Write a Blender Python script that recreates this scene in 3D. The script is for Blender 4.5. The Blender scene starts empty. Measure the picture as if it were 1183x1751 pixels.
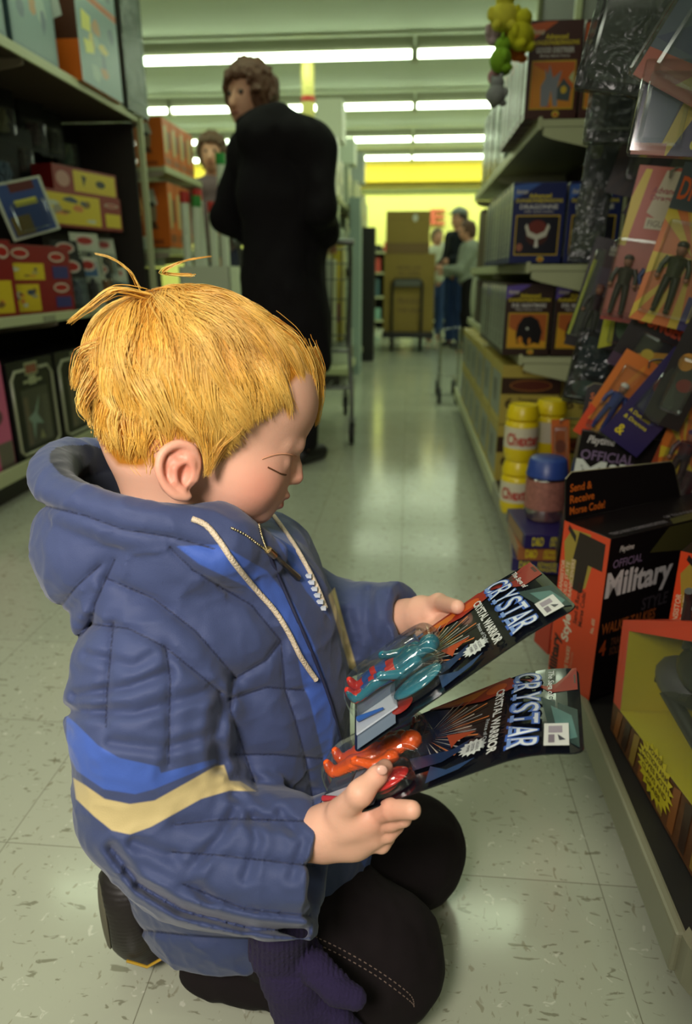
import bpy, bmesh, math, random
import numpy as np
from mathutils import Vector, Matrix, Euler
random.seed(7); RNG = np.random.default_rng(7)
D = bpy.data; SC = bpy.context.scene; COL = SC.collection
PI = math.pi

# ---------------------------------------------------------------- camera
PW, PH, FPX = 1183, 1751, 1171.0
CAM = np.array([0.0, 0.0, 0.85]); TH = math.atan(405/FPX); YAW = math.radians(5.0)
cR = np.array([math.cos(YAW), math.sin(YAW), 0.0]); cF0 = np.array([-math.sin(YAW), math.cos(YAW), 0.0]); cZ = np.array([0, 0, 1.0])
cF = cF0*math.cos(TH)-cZ*math.sin(TH); cU = cZ*math.cos(TH)+cF0*math.sin(TH)
def ray(x, y): return cR*(x-PW/2)/FPX+cU*(PH/2-y)/FPX+cF
def az(x, y, z): d = ray(x, y); return CAM+d*(z-CAM[2])/d[2]
def ax(x, y, X): d = ray(x, y); return CAM+d*X/d[0]
def ay(x, y, Y): d = ray(x, y); return CAM+d*Y/d[1]
def proj(P):
    q = P-CAM; z = q@cF; return PW/2+FPX*(q@cR)/z, PH/2-FPX*(q@cU)/z
cam = D.cameras.new('camera'); cam.sensor_fit = 'VERTICAL'; cam.sensor_height = 36; cam.lens = 36*FPX/PH
co = D.objects.new('camera', cam); COL.objects.link(co)
M = Matrix(((cR[0], cU[0], -cF[0]), (cR[1], cU[1], -cF[1]), (cR[2], cU[2], -cF[2]))).to_4x4(); M.translation = Vector(CAM); co.matrix_world = M
cam.clip_start = 0.02; cam.clip_end = 60
cam.dof.use_dof = True; cam.dof.focus_distance = 0.70; cam.dof.aperture_fstop = 4.2
SC.camera = co
# ---------------------------------------------------------------- light
W = D.worlds.new('world'); SC.world = W; W.use_nodes = True
W.node_tree.nodes['Background'].inputs[0].default_value = (0.5, 0.6, 0.45, 1); W.node_tree.nodes['Background'].inputs[1].default_value = 0.02
vs = SC.view_settings; vs.view_transform = 'Standard'; vs.look = 'None'; vs.gamma = 1; vs.use_curve_mapping = False; vs.exposure = 0.0
TUBE = (0.80, 1.0, 0.66); TUBE_E = 7.0
def area(name, loc, aim, sx, sy, power, color, spread=180):
    l = D.lights.new(name, 'AREA'); l.spread = math.radians(spread); l.shape = 'RECTANGLE'; l.size = sx; l.size_y = sy; l.energy = power; l.color = color
    o = D.objects.new(name, l); COL.objects.link(o); o.location = loc
    o.rotation_euler = (Vector(aim)-Vector(loc)).to_track_quat('-Z', 'Y').to_euler(); return o
for k, yy in enumerate((4.87, 2.97, 1.07, -0.85, -2.8)):      # ceiling rows overhead and behind the camera
    area('ceiling_lamp_or_fill', (0, yy, 2.6), (0, yy, 0), 10.0, 0.12, (58, 50, 48, 30, 24)[k], TUBE if k < 2 else (0.95, 1.0, 0.80))
area('camera_flash', (-0.30, -0.30, 1.22), (-0.42, 0.62, 0.50), 0.28, 0.28, 5.6, (1.0, 0.92, 0.84), 95)
area('ceiling_lamp_or_fill', (0, 12.1, 2.55), (0, 12.5, 0.9), 10.0, 0.12, 110, TUBE)  # extra fill added by the fourth row to brighten the yellow back wall
SC.cycles.use_denoising = True; SC.cycles.max_bounces = 7; SC.cycles.diffuse_bounces = 3; SC.cycles.glossy_bounces = 3
SC.cycles.transparent_max_bounces = 12; SC.cycles.transmission_bounces = 5; SC.cycles.sample_clamp_indirect = 4.0; SC.cycles.caustics_refractive = False; SC.cycles.caustics_reflective = False

# ---------------------------------------------------------------- materials
def lin(c): return tuple(((v/255)/12.92 if v/255 <= 0.04045 else (((v/255)+0.055)/1.055)**2.4) for v in c)
MC = {}
def mat(name, rgb, rough=0.5, metal=0.0, spec=0.5, noise=0.0, scale=20.0, bump=0.0, coat=0.0, emit=0.0):
    """rgb is 0..255 sRGB; noise varies the value, bump roughens the surface"""
    key = (name, rgb, rough, metal, spec, noise, scale, bump, coat, emit)
    if key in MC: return MC[key]
    m = D.materials.new(name); m.use_nodes = True; nt = m.node_tree; b = nt.nodes['Principled BSDF']; c = lin(rgb)+(1,)
    b.inputs['Base Color'].default_value = c; b.inputs['Roughness'].default_value = rough; b.inputs['Metallic'].default_value = metal
    b.inputs['Specular IOR Level'].default_value = spec; b.inputs['Coat Weight'].default_value = coat
    if emit: b.inputs['Emission Color'].default_value = c; b.inputs['Emission Strength'].default_value = emit
    if noise or bump:
        tc = nt.nodes.new('ShaderNodeTexCoord'); n = nt.nodes.new('ShaderNodeTexNoise'); n.inputs['Scale'].default_value = scale; n.inputs['Detail'].default_value = 5
        nt.links.new(tc.outputs['Object'], n.inputs['Vector'])
        if noise:
            r = nt.nodes.new('ShaderNodeMapRange'); r.inputs[3].default_value = 1-noise; r.inputs[4].default_value = 1+noise
            mx = nt.nodes.new('ShaderNodeVectorMath'); mx.operation = 'SCALE'; mx.inputs[0].default_value = c[:3]
            nt.links.new(n.outputs[0], r.inputs[0]); nt.links.new(r.outputs[0], mx.inputs['Scale']); nt.links.new(mx.outputs[0], b.inputs['Base Color'])
        if bump:
            bp = nt.nodes.new('ShaderNodeBump'); bp.inputs['Strength'].default_value = bump; bp.inputs['Distance'].default_value = 0.003
            nt.links.new(n.outputs[0], bp.inputs['Height']); nt.links.new(bp.outputs[0], b.inputs['Normal'])
    MC[key] = m; return m
def ink(rgb, rough=0.35): return mat('print', rgb, rough)
def clear_mat(name, tint=(248, 250, 250), alpha=0.05, rough=0.07, bump=0.0):
    if name in MC: return MC[name]
    m = D.materials.new(name); m.use_nodes = True; nt = m.node_tree; nt.nodes.remove(nt.nodes['Principled BSDF'])
    out = nt.nodes['Material Output']; t = nt.nodes.new('ShaderNodeBsdfTransparent'); g = nt.nodes.new('ShaderNodeBsdfGlossy'); d = nt.nodes.new('ShaderNodeBsdfDiffuse')
    t.inputs[0].default_value = lin(tint)+(1,); g.inputs['Roughness'].default_value = rough; g.inputs[0].default_value = (1, 1, 1, 1); d.inputs[0].default_value = (.8, .85, .85, 1)
    lw = nt.nodes.new('ShaderNodeLayerWeight'); lw.inputs[0].default_value = 0.35
    mr = nt.nodes.new('ShaderNodeMapRange'); mr.inputs[3].default_value = alpha; mr.inputs[4].default_value = min(1, alpha+0.40)
    a = nt.nodes.new('ShaderNodeMixShader'); b = nt.nodes.new('ShaderNodeMixShader'); a.inputs[0].default_value = 0.012
    nt.links.new(lw.outputs['Fresnel'], mr.inputs[0]); nt.links.new(mr.outputs[0], b.inputs[0])
    nt.links.new(t.outputs[0], a.inputs[1]); nt.links.new(d.outputs[0], a.inputs[2]); nt.links.new(a.outputs[0], b.inputs[1]); nt.links.new(g.outputs[0], b.inputs[2]); nt.links.new(b.outputs[0], out.inputs[0])
    if bump:
        tc = nt.nodes.new('ShaderNodeTexCoord'); n = nt.nodes.new('ShaderNodeTexNoise'); n.inputs['Scale'].default_value = 28; n.inputs['Detail'].default_value = 2; n.inputs['Distortion'].default_value = 1.2
        bp = nt.nodes.new('ShaderNodeBump'); bp.inputs['Strength'].default_value = bump; bp.inputs['Distance'].default_value = 0.01
        nt.links.new(tc.outputs['Object'], n.inputs['Vector']); nt.links.new(n.outputs[0], bp.inputs['Height']); nt.links.new(bp.outputs[0], g.inputs['Normal'])
    MC[name] = m; return m
CLEAR = clear_mat('clear_plastic'); FILM = clear_mat('crinkled_film', tint=(186, 192, 186), alpha=0.02, rough=0.18, bump=0.8)
def floor_mat():
    m = D.materials.new('vinyl_tile'); m.use_nodes = True; nt = m.node_tree; b = nt.nodes['Principled BSDF']; L = nt.links.new
    def N(t, **k):
        n = nt.nodes.new(t)
        for a, v in k.items(): setattr(n, a, v)
        return n
    tc = N('ShaderNodeTexCoord'); br = N('ShaderNodeTexBrick'); br.offset = 0; br.inputs['Scale'].default_value = 1.0
    br.inputs['Brick Width'].default_value = 0.305; br.inputs['Row Height'].default_value = 0.305; br.inputs['Mortar Size'].default_value = 0.0007; br.inputs['Mortar Smooth'].default_value = 0.2
    br.inputs['Color1'].default_value = lin((178, 180, 160))+(1,); br.inputs['Color2'].default_value = lin((171, 174, 154))+(1,); br.inputs['Mortar'].default_value = lin((118, 116, 98))+(1,)
    mp = N('ShaderNodeMapping'); mp.inputs['Location'].default_value = (0.0, 0.11, 0); L(tc.outputs['Object'], mp.inputs[0]); L(mp.outputs[0], br.inputs['Vector'])
    col = br.outputs[0]
    for sc, th, c, st in (((34, 95, 1), 0.655, (96, 92, 66), 0.6), ((90, 40, 1), 0.67, (120, 112, 84), 0.55), ((60, 60, 1), 0.68, (222, 222, 205), 0.5), ((12, 22, 1), 0.70, (128, 122, 96), 0.4)):
        mm = N('ShaderNodeMapping'); mm.inputs['Scale'].default_value = sc; mm.inputs['Rotation'].default_value = (0, 0, 0.3); n = N('ShaderNodeTexNoise'); n.inputs['Scale'].default_value = 1.0; n.inputs['Detail'].default_value = 3; n.inputs['Distortion'].default_value = 0.8
        L(tc.outputs['Object'], mm.inputs[0]); L(mm.outputs[0], n.inputs['Vector'])
        r = N('ShaderNodeMapRange'); r.inputs[1].default_value = th-0.02; r.inputs[2].default_value = th+0.02; r.inputs[4].default_value = st; L(n.outputs[0], r.inputs[0])
        x = N('ShaderNodeMix', data_type='RGBA'); x.inputs['B'].default_value = lin(c)+(1,); L(r.outputs[0], x.inputs['Factor']); L(col, x.inputs['A']); col = x.outputs['Result']
    L(col, b.inputs['Base Color'])
    n = N('ShaderNodeTexNoise'); n.inputs['Scale'].default_value = 5; n.inputs['Detail'].default_value = 4; L(tc.outputs['Object'], n.inputs['Vector'])
    r = N('ShaderNodeMapRange'); r.inputs[3].default_value = 0.10; r.inputs[4].default_value = 0.20; L(n.outputs[0], r.inputs[0]); L(r.outputs[0], b.inputs['Roughness'])
    n2 = N('ShaderNodeTexNoise'); n2.inputs['Scale'].default_value = 9; n2.inputs['Detail'].default_value = 2; L(tc.outputs['Object'], n2.inputs['Vector'])
    bp = N('ShaderNodeBump'); bp.inputs['Strength'].default_value = 0.07; bp.inputs['Distance'].default_value = 0.004; b.inputs['Specular IOR Level'].default_value = 0.62; L(n2.outputs[0], bp.inputs['Height']); L(bp.outputs[0], b.inputs['Normal'])
    return m

# ---------------------------------------------------------------- mesh helpers
def tag(o, label=None, cat=None, group=None, kind=None):
    if label: o['label'] = label
    if cat: o['category'] = cat
    if group: o['group'] = group
    if kind: o['kind'] = kind
    return o
def empty(name, loc=(0, 0, 0), rz=0.0, label=None, cat=None, group=None, rot=None):
    o = D.objects.new(name, None); COL.objects.link(o); o.location = loc; o.rotation_euler = rot or (0, 0, rz); o.empty_display_size = 0.05
    return tag(o, label, cat, group)
class MB:
    """collects geometry with material slots, then links it as one object"""
    def __init__(s): s.v = []; s.f = []; s.mi = []; s.mats = []; s.n = 0; s.sm = []
    def slot(s, m):
        if m not in s.mats: s.mats.append(m)
        return s.mats.index(m)
    def add(s, V, F, m, M=None, smooth=False):
        V = np.asarray(V, float)
        if M is not None: M = np.array(M); V = V@M[:3, :3].T+M[:3, 3]
        s.v.append(V); k = s.slot(m)
        for f in F: s.f.append([i+s.n for i in f]); s.mi.append(k); s.sm.append(smooth)
        s.n += len(V); return s
    def box(s, c, d, m, M=None, bev=0.0):
        c = np.array(c, float); h = np.array(d, float)/2
        if bev <= 0:
            V = [c+h*np.array(q) for q in ((-1, -1, -1), (1, -1, -1), (1, 1, -1), (-1, 1, -1), (-1, -1, 1), (1, -1, 1), (1, 1, 1), (-1, 1, 1))]
            F = [(0, 3, 2, 1), (4, 5, 6, 7), (0, 1, 5, 4), (1, 2, 6, 5), (2, 3, 7, 6), (3, 0, 4, 7)]
            return s.add(V, F, m, M)
        b = bmesh.new(); bmesh.ops.create_cube(b, size=1.0)
        for v in b.verts: v.co = Vector((v.co.x*d[0], v.co.y*d[1], v.co.z*d[2]))
        bmesh.ops.bevel(b, geom=b.edges[:], offset=bev, segments=2, affect='EDGES', profile=0.6)
        for v in b.verts: v.co += Vector(c)
        return s.bm(b, m, M)
    def bm(s, b, m, M=None, smooth=False):
        b.verts.index_update(); V = [tuple(v.co) for v in b.verts]; F = [[v.index for v in f.verts] for f in b.faces]; b.free(); return s.add(V, F, m, M, smooth)
    def tube(s, pts, r, m, n=8, M=None, closed=False):
        P = [Vector(p) for p in pts]; K = len(P); R = r if hasattr(r, '__len__') else [r]*K; V = []; F = []; up = None
        for i, p in enumerate(P):
            a = P[(i-1) % K] if (closed or i > 0) else p; b = P[(i+1) % K] if (closed or i < K-1) else p
            t = (b-a).normalized() if (b-a).length > 1e-9 else Vector((0, 0, 1))
            if up is None: up = t.orthogonal().normalized()
            up = (up-t*up.dot(t)); up = up.normalized() if up.length > 1e-6 else t.orthogonal().normalized(); w = t.cross(up)
            for j in range(n):
                q = 2*PI*j/n; V.append(p+(up*math.cos(q)+w*math.sin(q))*R[i])
        for i in range(K if closed else K-1):
            for j in range(n):
                k = (i+1) % K; F.append((i*n+j, i*n+(j+1) % n, k*n+(j+1) % n, k*n+j))
        if not closed: F.append(list(range(n))[::-1]); F.append([(K-1)*n+j for j in range(n)])
        return s.add([tuple(v) for v in V], F, m, M, True)
    def lathe(s, prof, m, n=24, M=None):
        V = []; F = []
        for r, z in prof:
            for j in range(n): q = 2*PI*j/n; V.append((r*math.cos(q), r*math.sin(q), z))
        for i in range(len(prof)-1):
            for j in range(n): F.append((i*n+j, i*n+(j+1) % n, (i+1)*n+(j+1) % n, (i+1)*n+j))
        F.append(list(range(n))[::-1]); F.append([(len(prof)-1)*n+j for j in range(n)])
        return s.add(V, F, m, M, True)
    def ball(s, c, r, m, n=14, M=None):
        b = bmesh.new(); bmesh.ops.create_uvsphere(b, u_segments=n, v_segments=max(6, n*2//3), radius=1.0)
        r = r if hasattr(r, '__len__') else (r, r, r)
        for v in b.verts: v.co = Vector((v.co.x*r[0]+c[0], v.co.y*r[1]+c[1], v.co.z*r[2]+c[2]))
        return s.bm(b, m, M, True)
    def prism(s, pts, z0, z1, m, M=None, smooth=False):
        n = len(pts); V = [(x, y, z0) for x, y in pts]+[(x, y, z1) for x, y in pts]
        F = [list(range(n))[::-1], list(range(n, 2*n))]+[(i, (i+1) % n, n+(i+1) % n, n+i) for i in range(n)]
        return s.add(V, F, m, M)
    def build(s, name, parent=None, loc=None, rot=None):
        me = D.meshes.new(name); V = np.concatenate(s.v) if s.v else np.zeros((0, 3))
        me.from_pydata(V.tolist(), [], s.f)
        for m in s.mats: me.materials.append(m)
        me.polygons.foreach_set('material_index', s.mi); me.polygons.foreach_set('use_smooth', s.sm); me.update()
        if any(s.sm) and hasattr(me, 'set_sharp_from_angle'): me.set_sharp_from_angle(angle=math.radians(50))
        o = D.objects.new(name, me); COL.objects.link(o)
        if parent: o.parent = parent
        if loc is not None: o.location = loc
        if rot is not None: o.rotation_euler = rot
        return o
def struct(name, mb): return tag(mb.build(name), kind='structure')
TX = {}
def text_geo(s, bold=0.0):
    if (s, bold) in TX: return TX[(s, bold)]
    c = D.curves.new('t', 'FONT'); c.body = s; c.offset = bold; c.resolution_u = 3; c.fill_mode = 'FRONT'; o = D.objects.new('t', c); COL.objects.link(o)
    dg = bpy.context.evaluated_depsgraph_get(); me = D.meshes.new_from_object(o.evaluated_get(dg)); V = np.array([v.co[:] for v in me.vertices]); F = [list(p.vertices) for p in me.polygons]
    D.objects.remove(o); D.curves.remove(c); D.meshes.remove(me)
    if len(V): V[:, :2] -= V[:, :2].min(0); V[:, :2] /= np.maximum(V[:, :2].max(0), 1e-6)
    TX[(s, bold)] = (V, F); return V, F
def face_M(d, side):
    """matrix taking (u in 0..w, v in 0..h, t outward) onto one side of a box of size d that stands on z=0 centred in x, y"""
    w, dp, h = d
    return {'front': Matrix(((1, 0, 0, -w/2), (0, 0, -1, -dp/2), (0, 1, 0, 0), (0, 0, 0, 1))),
            'back': Matrix(((-1, 0, 0, w/2), (0, 0, 1, dp/2), (0, 1, 0, 0), (0, 0, 0, 1))),
            'left': Matrix(((0, 0, -1, -w/2), (-1, 0, 0, dp/2), (0, 1, 0, 0), (0, 0, 0, 1))),
            'right': Matrix(((0, 0, 1, w/2), (1, 0, 0, -dp/2), (0, 1, 0, 0), (0, 0, 0, 1))),
            'top': Matrix(((1, 0, 0, -w/2), (0, 1, 0, -dp/2), (0, 0, 1, h), (0, 0, 0, 1)))}[side]
def paint(mb, items, w, h, Mx, t0=0.0004):
    """printed matter on a w x h face: r rect, e ellipse, p polygon, t text (fitted to its rectangle); coordinates 0..1"""
    for k, it in enumerate(items):
        t = t0+k*0.00006
        def A(V, F, m): mb.add([(x*w, y*h, t) for x, y in V], F, m, Mx)
        if it[0] == 'r': _, a, b, c, d, col = it; A([(a, b), (c, b), (c, d), (a, d)], [(0, 1, 2, 3)], ink(col))
        elif it[0] == 'e':
            _, a, b, c, d, col = it; A([(a+c*math.cos(2*PI*i/20), b+d*math.sin(2*PI*i/20)) for i in range(20)], [list(range(20))], ink(col))
        elif it[0] == 'p': A(it[1], [list(range(len(it[1])))], ink(it[2]))
        elif it[0] == 't':
            _, s, a, b, c, d, col = it[:7]; sh = it[7] if len(it) > 7 else 0; rot = it[8] if len(it) > 8 else 0; bold = it[9] if len(it) > 9 else 0.02
            V, F = text_geo(s, bold); X = V[:, 0].copy(); Y = V[:, 1].copy()
            if rot == 0: u = a+(c-a)*X+sh*(d-b)*h/w*Y; v = b+(d-b)*Y
            elif rot == 1: u = c-(c-a)*Y; v = b+(d-b)*X+sh*(c-a)*w/h*Y      # reads upward
            else: u = a+(c-a)*Y; v = d-(d-b)*X                               # reads downward
            A(list(zip(u, v)), F, ink(col))
def box_pack(name, label, cat, loc, rz, d, body, faces, group=None, wrap=False, rot=None, root=None):
    """printed carton standing on its base: body + printed panels"""
    e = empty(name, loc, rz, label, cat, group, rot)
    MB().box((0, 0, d[2]/2), d, body, bev=min(0.0015, min(d)/8)).build('carton', e)
    if faces:
        pm = MB()
        for side, items in faces.items():
            w, h = (d[1], d[2]) if side in ('left', 'right') else ((d[0], d[1]) if side == 'top' else (d[0], d[2]))
            paint(pm, items, w, h, face_M(d, side))
        pm.build('printed_panel', e)
    if wrap: MB().box((0, 0, d[2]/2), (d[0]+0.004, d[1]+0.004, d[2]+0.003), FILM).build('plastic_wrap', e)
    return e
def dup(o, loc=None, rz=None, label=None, parent=None, group=None, rot=None, scale=None):
    c = o.copy(); COL.objects.link(c)
    if parent is not None: c.parent = parent
    if loc is not None: c.location = loc
    if rz is not None: c.rotation_euler = (0, 0, rz)
    if rot is not None: c.rotation_euler = rot
    if scale: c.scale = (scale,)*3
    if label: c['label'] = label
    if group: c['group'] = group
    for ch in [x for x in D.objects if x.parent == o]: dup(ch, parent=c)
    return c
# ================================================================ the room
CREAM = mat('painted_steel', (176, 178, 140), 0.45, noise=0.05, scale=6); DARK = mat('dark_steel', (34, 26, 24), 0.55, noise=0.2, scale=8)
BRK = mat('bracket_steel', (150, 136, 120), 0.5); CHROME = mat('chrome', (190, 195, 190), 0.22, metal=1.0); BLACKP = mat('black_plastic', (16, 15, 16), 0.35)
PEG = mat('hardboard', (36, 26, 22), 0.7, noise=0.25, scale=14)
struct('floor', MB().box((0, 4, -0.05), (18, 20, 0.1), floor_mat()))
CEILM = mat('ceiling_board', (196, 206, 186), 0.8, noise=0.03, scale=3)
struct('ceiling', MB().box((0, 4, 2.84), (18, 20, 0.1), CEILM))
YW = mat('yellow_paint', (238, 230, 130), 0.6, noise=0.04, scale=2); YB = mat('deep_yellow_paint', (222, 190, 22), 0.5, noise=0.04, scale=2)
struct('wall_back', MB().box((0, 13.05, 1.4), (18, 0.1, 2.8), YW))
z0 = ay(700, 310, 12.7)[2]; z1 = ay(700, 279, 12.7)[2]
struct('trim_1', MB().box((0, 12.85, (z0+z1)/2), (18, 0.3, z1-z0), YB))
struct('trim_2', MB().box((0, 12.97, ay(700, 327, 12.95)[2]), (18, 0.05, 0.05), mat('rail', (110, 118, 60), 0.5)))
WP = mat('pale_wall_paint', (190, 192, 160), 0.7)
for nm, x in (('wall_left', -9.05), ('wall_right', 9.05)): struct(nm, MB().box((x, 4, 1.4), (0.1, 20, 2.8), WP))
struct('wall_front', MB().box((0, -6.05, 1.4), (18, 0.1, 2.8), WP))
LET = mat('red_letter', (196, 92, 62), 0.5)
for ch, x0, x1 in (('E', 735, 762), ('S', 776, 803)):
    a = ay(x0, 384, 12.9); b = ay(x1, 357, 12.9); V, F = text_geo(ch, 0.03); w = b[0]-a[0]; h = b[2]-a[2]; mb = MB()
    mb.add([(x*w, 0.0, y*h) for x, y in V[:, :2]], F, LET); mb.add([(x*w, 0.03, y*h) for x, y in V[:, :2]], F, LET)
    tag(mb.build('sign_letter', loc=(a[0], 12.93, a[2])), 'large red letter %s mounted on the yellow back wall' % ch, 'sign letter', 'red letters on the yellow wall')
# fluorescent fixtures that the photo shows
LITE = mat('lit_diffuser', (238, 255, 222), 0.4, emit=10.0); HOUS = mat('fixture_housing', (150, 152, 128), 0.5)
def fixture(x0, x1, y, z, label):
    e = empty('fluorescent_fixture', ((x0+x1)/2, y, z), 0, label, 'ceiling light', 'fluorescent strip lights'); L = x1-x0
    MB().box((0, 0, 0.075), (L-0.02, 0.10, 0.10), HOUS).build('housing', e)
    mb = MB(); pr = [(0.062*math.cos(PI*k/8), -0.045*math.sin(PI*k/8)) for k in range(9)]
    n = 9; V = [(-L/2+0.03, a, b+0.02) for a, b in pr]+[(L/2-0.03, a, b+0.02) for a, b in pr]
    mb.add(V, [(i, i+1, n+i+1, n+i) for i in range(n-1)]+[list(range(n)), list(range(n, 2*n))[::-1], (0, n, 2*n-1, n-1)], LITE).build('diffuser', e)
    for s in (-1, 1): MB().box((s*(L/2-0.015), 0, 0.0), (0.02, 0.12, 0.10), HOUS).build('end_cap', e)
rows = [(98, 'first row', 709, [-1, 0, 1]), (185, 'second row', 709, [-1, 0, 1]), (241, 'third row', 706, [-1, 0, 1]), (272, 'fourth row', 704, [-1, 0, 1])]
pitch = az(709, 185, 2.6)[0]-az(280, 185, 2.6)[0]
for k, (py, rn, jx, idx) in enumerate(rows):
    p = az(jx, py, 2.6); y = p[1]
    for i in (-2, -1, 0, 1):
        nm = {-2: 'far left', -1: 'centre left', 0: 'centre right', 1: 'far right'}[i]
        fixture(p[0]+i*pitch, p[0]+(i+1)*pitch, y, 2.62, 'glowing %s fluorescent strip in the %s of ceiling lights' % (nm, rn))
# column
p = ay(526, 135, 7.0); c = MB().lathe([(0.06, 0), (0.06, 2.79)], mat('cream_paint', (214, 206, 118), 0.5), 20).build('column', loc=(p[0], 7.0, 0)); c['kind'] = 'structure'
zr = ay(526, 170, 7.0)[2]; tag(MB().lathe([(0.064, -0.02), (0.064, 0.02)], mat('red_tape', (190, 60, 50), 0.5), 20).build('trim_3', loc=(p[0], 7.0, zr)), kind='structure')

# ================================================================ shelving
def gondola(name_label, side, y0, y1, xlip, xshelf, xback, zs, ztop, backm, deckm, lipm, unit=1.2, lipz=(0.095, 0.152), shm=None, brk=None):
    """side -1: shelving left of the aisle facing +X; side +1: right of it facing -X. zs = shelf heights"""
    g = -side; e = empty('gondola_shelving', (xback, (y0+y1)/2, 0), 0, name_label, 'shelving'); L = y1-y0; shm = shm or CREAM
    X = lambda x: x-xback
    MB().box(((X(xlip)-g*0.06)/2-g*0.0, 0, 0.045), (abs(X(xlip))-0.06, L, 0.09), DARK).build('kick_plate', e)
    MB().box((X(xlip)/2, 0, 0.12), (abs(X(xlip))-0.01, L-0.004, 0.05), deckm, bev=0.003).build('base_deck', e)
    MB().box((X(xlip), 0, (lipz[0]+lipz[1])/2), (0.014, L, lipz[1]-lipz[0]), lipm, bev=0.004).build('base_lip', e)
    MB().box((side*0.012, 0, ztop/2), (0.02, L, ztop), backm).build('back_panel', e)
    for z in zs:
        s = MB().box((X(xshelf)/2, 0, z-0.012), (abs(X(xshelf)), L-0.006, 0.02), shm).build('shelf', e)
        MB().box((X(xshelf), 0, z-0.012), (0.012, L-0.004, 0.036), lipm, bev=0.003).build('price_channel', s)
        n = max(1, round(L/unit))
        for i in range(n+1):
            yy = -L/2+0.004+(L-0.008)*i/n; w = abs(X(xshelf))-0.01
            pr = [(0, 0), (w, 0), (w, -0.022), (w*0.9, -0.032), (0.02, -0.085), (0, -0.085)]
            V = [(g*a, yy-0.002, b+z-0.024) for a, b in pr]+[(g*a, yy+0.002, b+z-0.024) for a, b in pr]; m = len(pr)
            MB().add(V, [list(range(m)), list(range(m, 2*m))[::-1]]+[(i2, (i2+1) % m, m+(i2+1) % m, m+i2) for i2 in range(m)], brk or BRK).build('bracket', s)
    n = max(1, round(L/unit))
    for i in range(n+1): MB().box((g*0.012, -L/2+0.015+(L-0.03)*i/n, ztop/2), (0.025, 0.03, ztop), brk or CREAM).build('upright', e)
    return e
gondola('left shelving of the aisle with dark back and cream edged shelves holding toys', -1, 1.7, 4.0, -1.5, -1.45, -1.95, (0.70, 1.64), 2.35, PEG, DARK, CREAM, shm=mat('brown_shelf', (78, 66, 56), .6))
tag(MB().box((-1.71, 3.975, .87), (.46, .02, 1.48), PEG).build('end_panel'), 'dark hardboard panel closing the far end of the left toy shelving', 'panel')
MB_ = MB().box((0, 0, 0.82), (0.03, 0.025, 1.63), CREAM, bev=0.003).build('shelf_post', loc=(-1.445, 3.985, 0)); tag(MB_, 'slim cream steel post at the far front corner of the left toy shelving', 'post')
gondola('pale shelving behind the orange boxes just past the left toy shelving', -1, 4.25, 5.0, -1.42, -1.42, -1.95, (1.0, 1.44), 2.0, mat('white_panel', (190, 195, 165), 0.6), CREAM, CREAM)
gondola('long white shelving row left of the far aisle stocked with white packages', -1, 5.5, 10.2, -0.47, -0.54, -0.98, (0.5, 0.95, 1.4), 1.86, mat('white_panel', (190, 195, 165), 0.6), CREAM, CREAM)
gondola('right shelving of the aisle with cream shelf ends, holding boxed games', 1, 2.4, 4.6, 0.325, 0.385, 0.69, (0.59, 0.885, 1.30), 2.3, PEG, mat('deck', (60, 52, 44), 0.5), CREAM, unit=1.12, shm=CREAM, brk=CREAM)
LIPM = mat('greyish_lip', (128, 126, 104), .4, noise=.06, scale=9)  # greyer tone than the other shelf lips, slightly mottled
DECK = mat('black_deck', (22, 18, 17), 0.5, noise=0.3, scale=60)
g = gondola('near right pegboard shelving with black base deck and cream rounded lip', 1, 0.60, 2.395, 0.325, 0.385, 0.69, (), 2.3, PEG, DECK, LIPM, unit=1.79, brk=DARK)
mb = MB(); pts = []
for k in range(7): a = PI/2*k/6; pts.append((0.325+0.05-0.05*math.cos(a)-0.69, 0.60-0.05*math.sin(a)-1.4975, 0.1235))
pts.append((0, 0.55-1.4975, 0.1235))
V = []; 
for (x, y, z) in pts: V += [(x, y, 0.095), (x, y, 0.152)]
for i, (x, y, z) in enumerate(pts):
    V += [(x+0.012*(1 if i < 6 else 0), y+0.012, 0.095), (x+0.012*(1 if i < 6 else 0), y+0.012, 0.152)]
n = len(pts); F = []
for i in range(n-1):
    F += [(2*i, 2*i+2, 2*i+3, 2*i+1), (2*n+2*i, 2*n+2*i+1, 2*n+2*i+3, 2*n+2*i+2), (2*i+1, 2*i+3, 2*n+2*i+3, 2*n+2*i+1)]
mb.add(V, F, LIPM).build('lip_corner', g)
MB().box((-0.175, 0.575-1.4975, 0.12), (0.34, 0.045, 0.045), DECK).build('deck_end', g)
mb = MB()                                                    # rows of slots pressed in the deck
for j in range(4):
    for i in range(70): mb.box((-0.30+0.07*j+0.012*(i % 2), -0.85+i*0.024, 0.1455), (0.012, 0.004, 0.001), BLACKP)
mb.build('deck_slots', g)

# ---------------------------------------------------------------- left shelving goods
def pic(seed, x0, z0, x1, z1, pal, n=7):
    """loose blobs of colour inside a printed picture"""
    r = random.Random(seed); out = [('r', x0, z0, x1, z1, pal[0])]
    for k in range(n):
        c = pal[1+k % (len(pal)-1)]; cx = r.uniform(x0+.15*(x1-x0), x1-.15*(x1-x0)); cz = r.uniform(z0+.15*(z1-z0), z1-.15*(z1-z0)); rx = r.uniform(.06, .15)*(x1-x0); rz = r.uniform(.06, .15)*(z1-z0)
        m = r.randint(5, 9); out.append(('p', [(cx+rx*r.uniform(.6, 1.1)*math.cos(2*PI*i/m), cz+rz*r.uniform(.6, 1.1)*math.sin(2*PI*i/m)) for i in range(m)], c))
    return out
GB = mat('box_grey_blue', (92, 116, 120), 0.35); OR = mat('box_orange', (196, 96, 30), 0.4); SIL = mat('box_silver', (120, 140, 140), 0.25)
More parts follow.
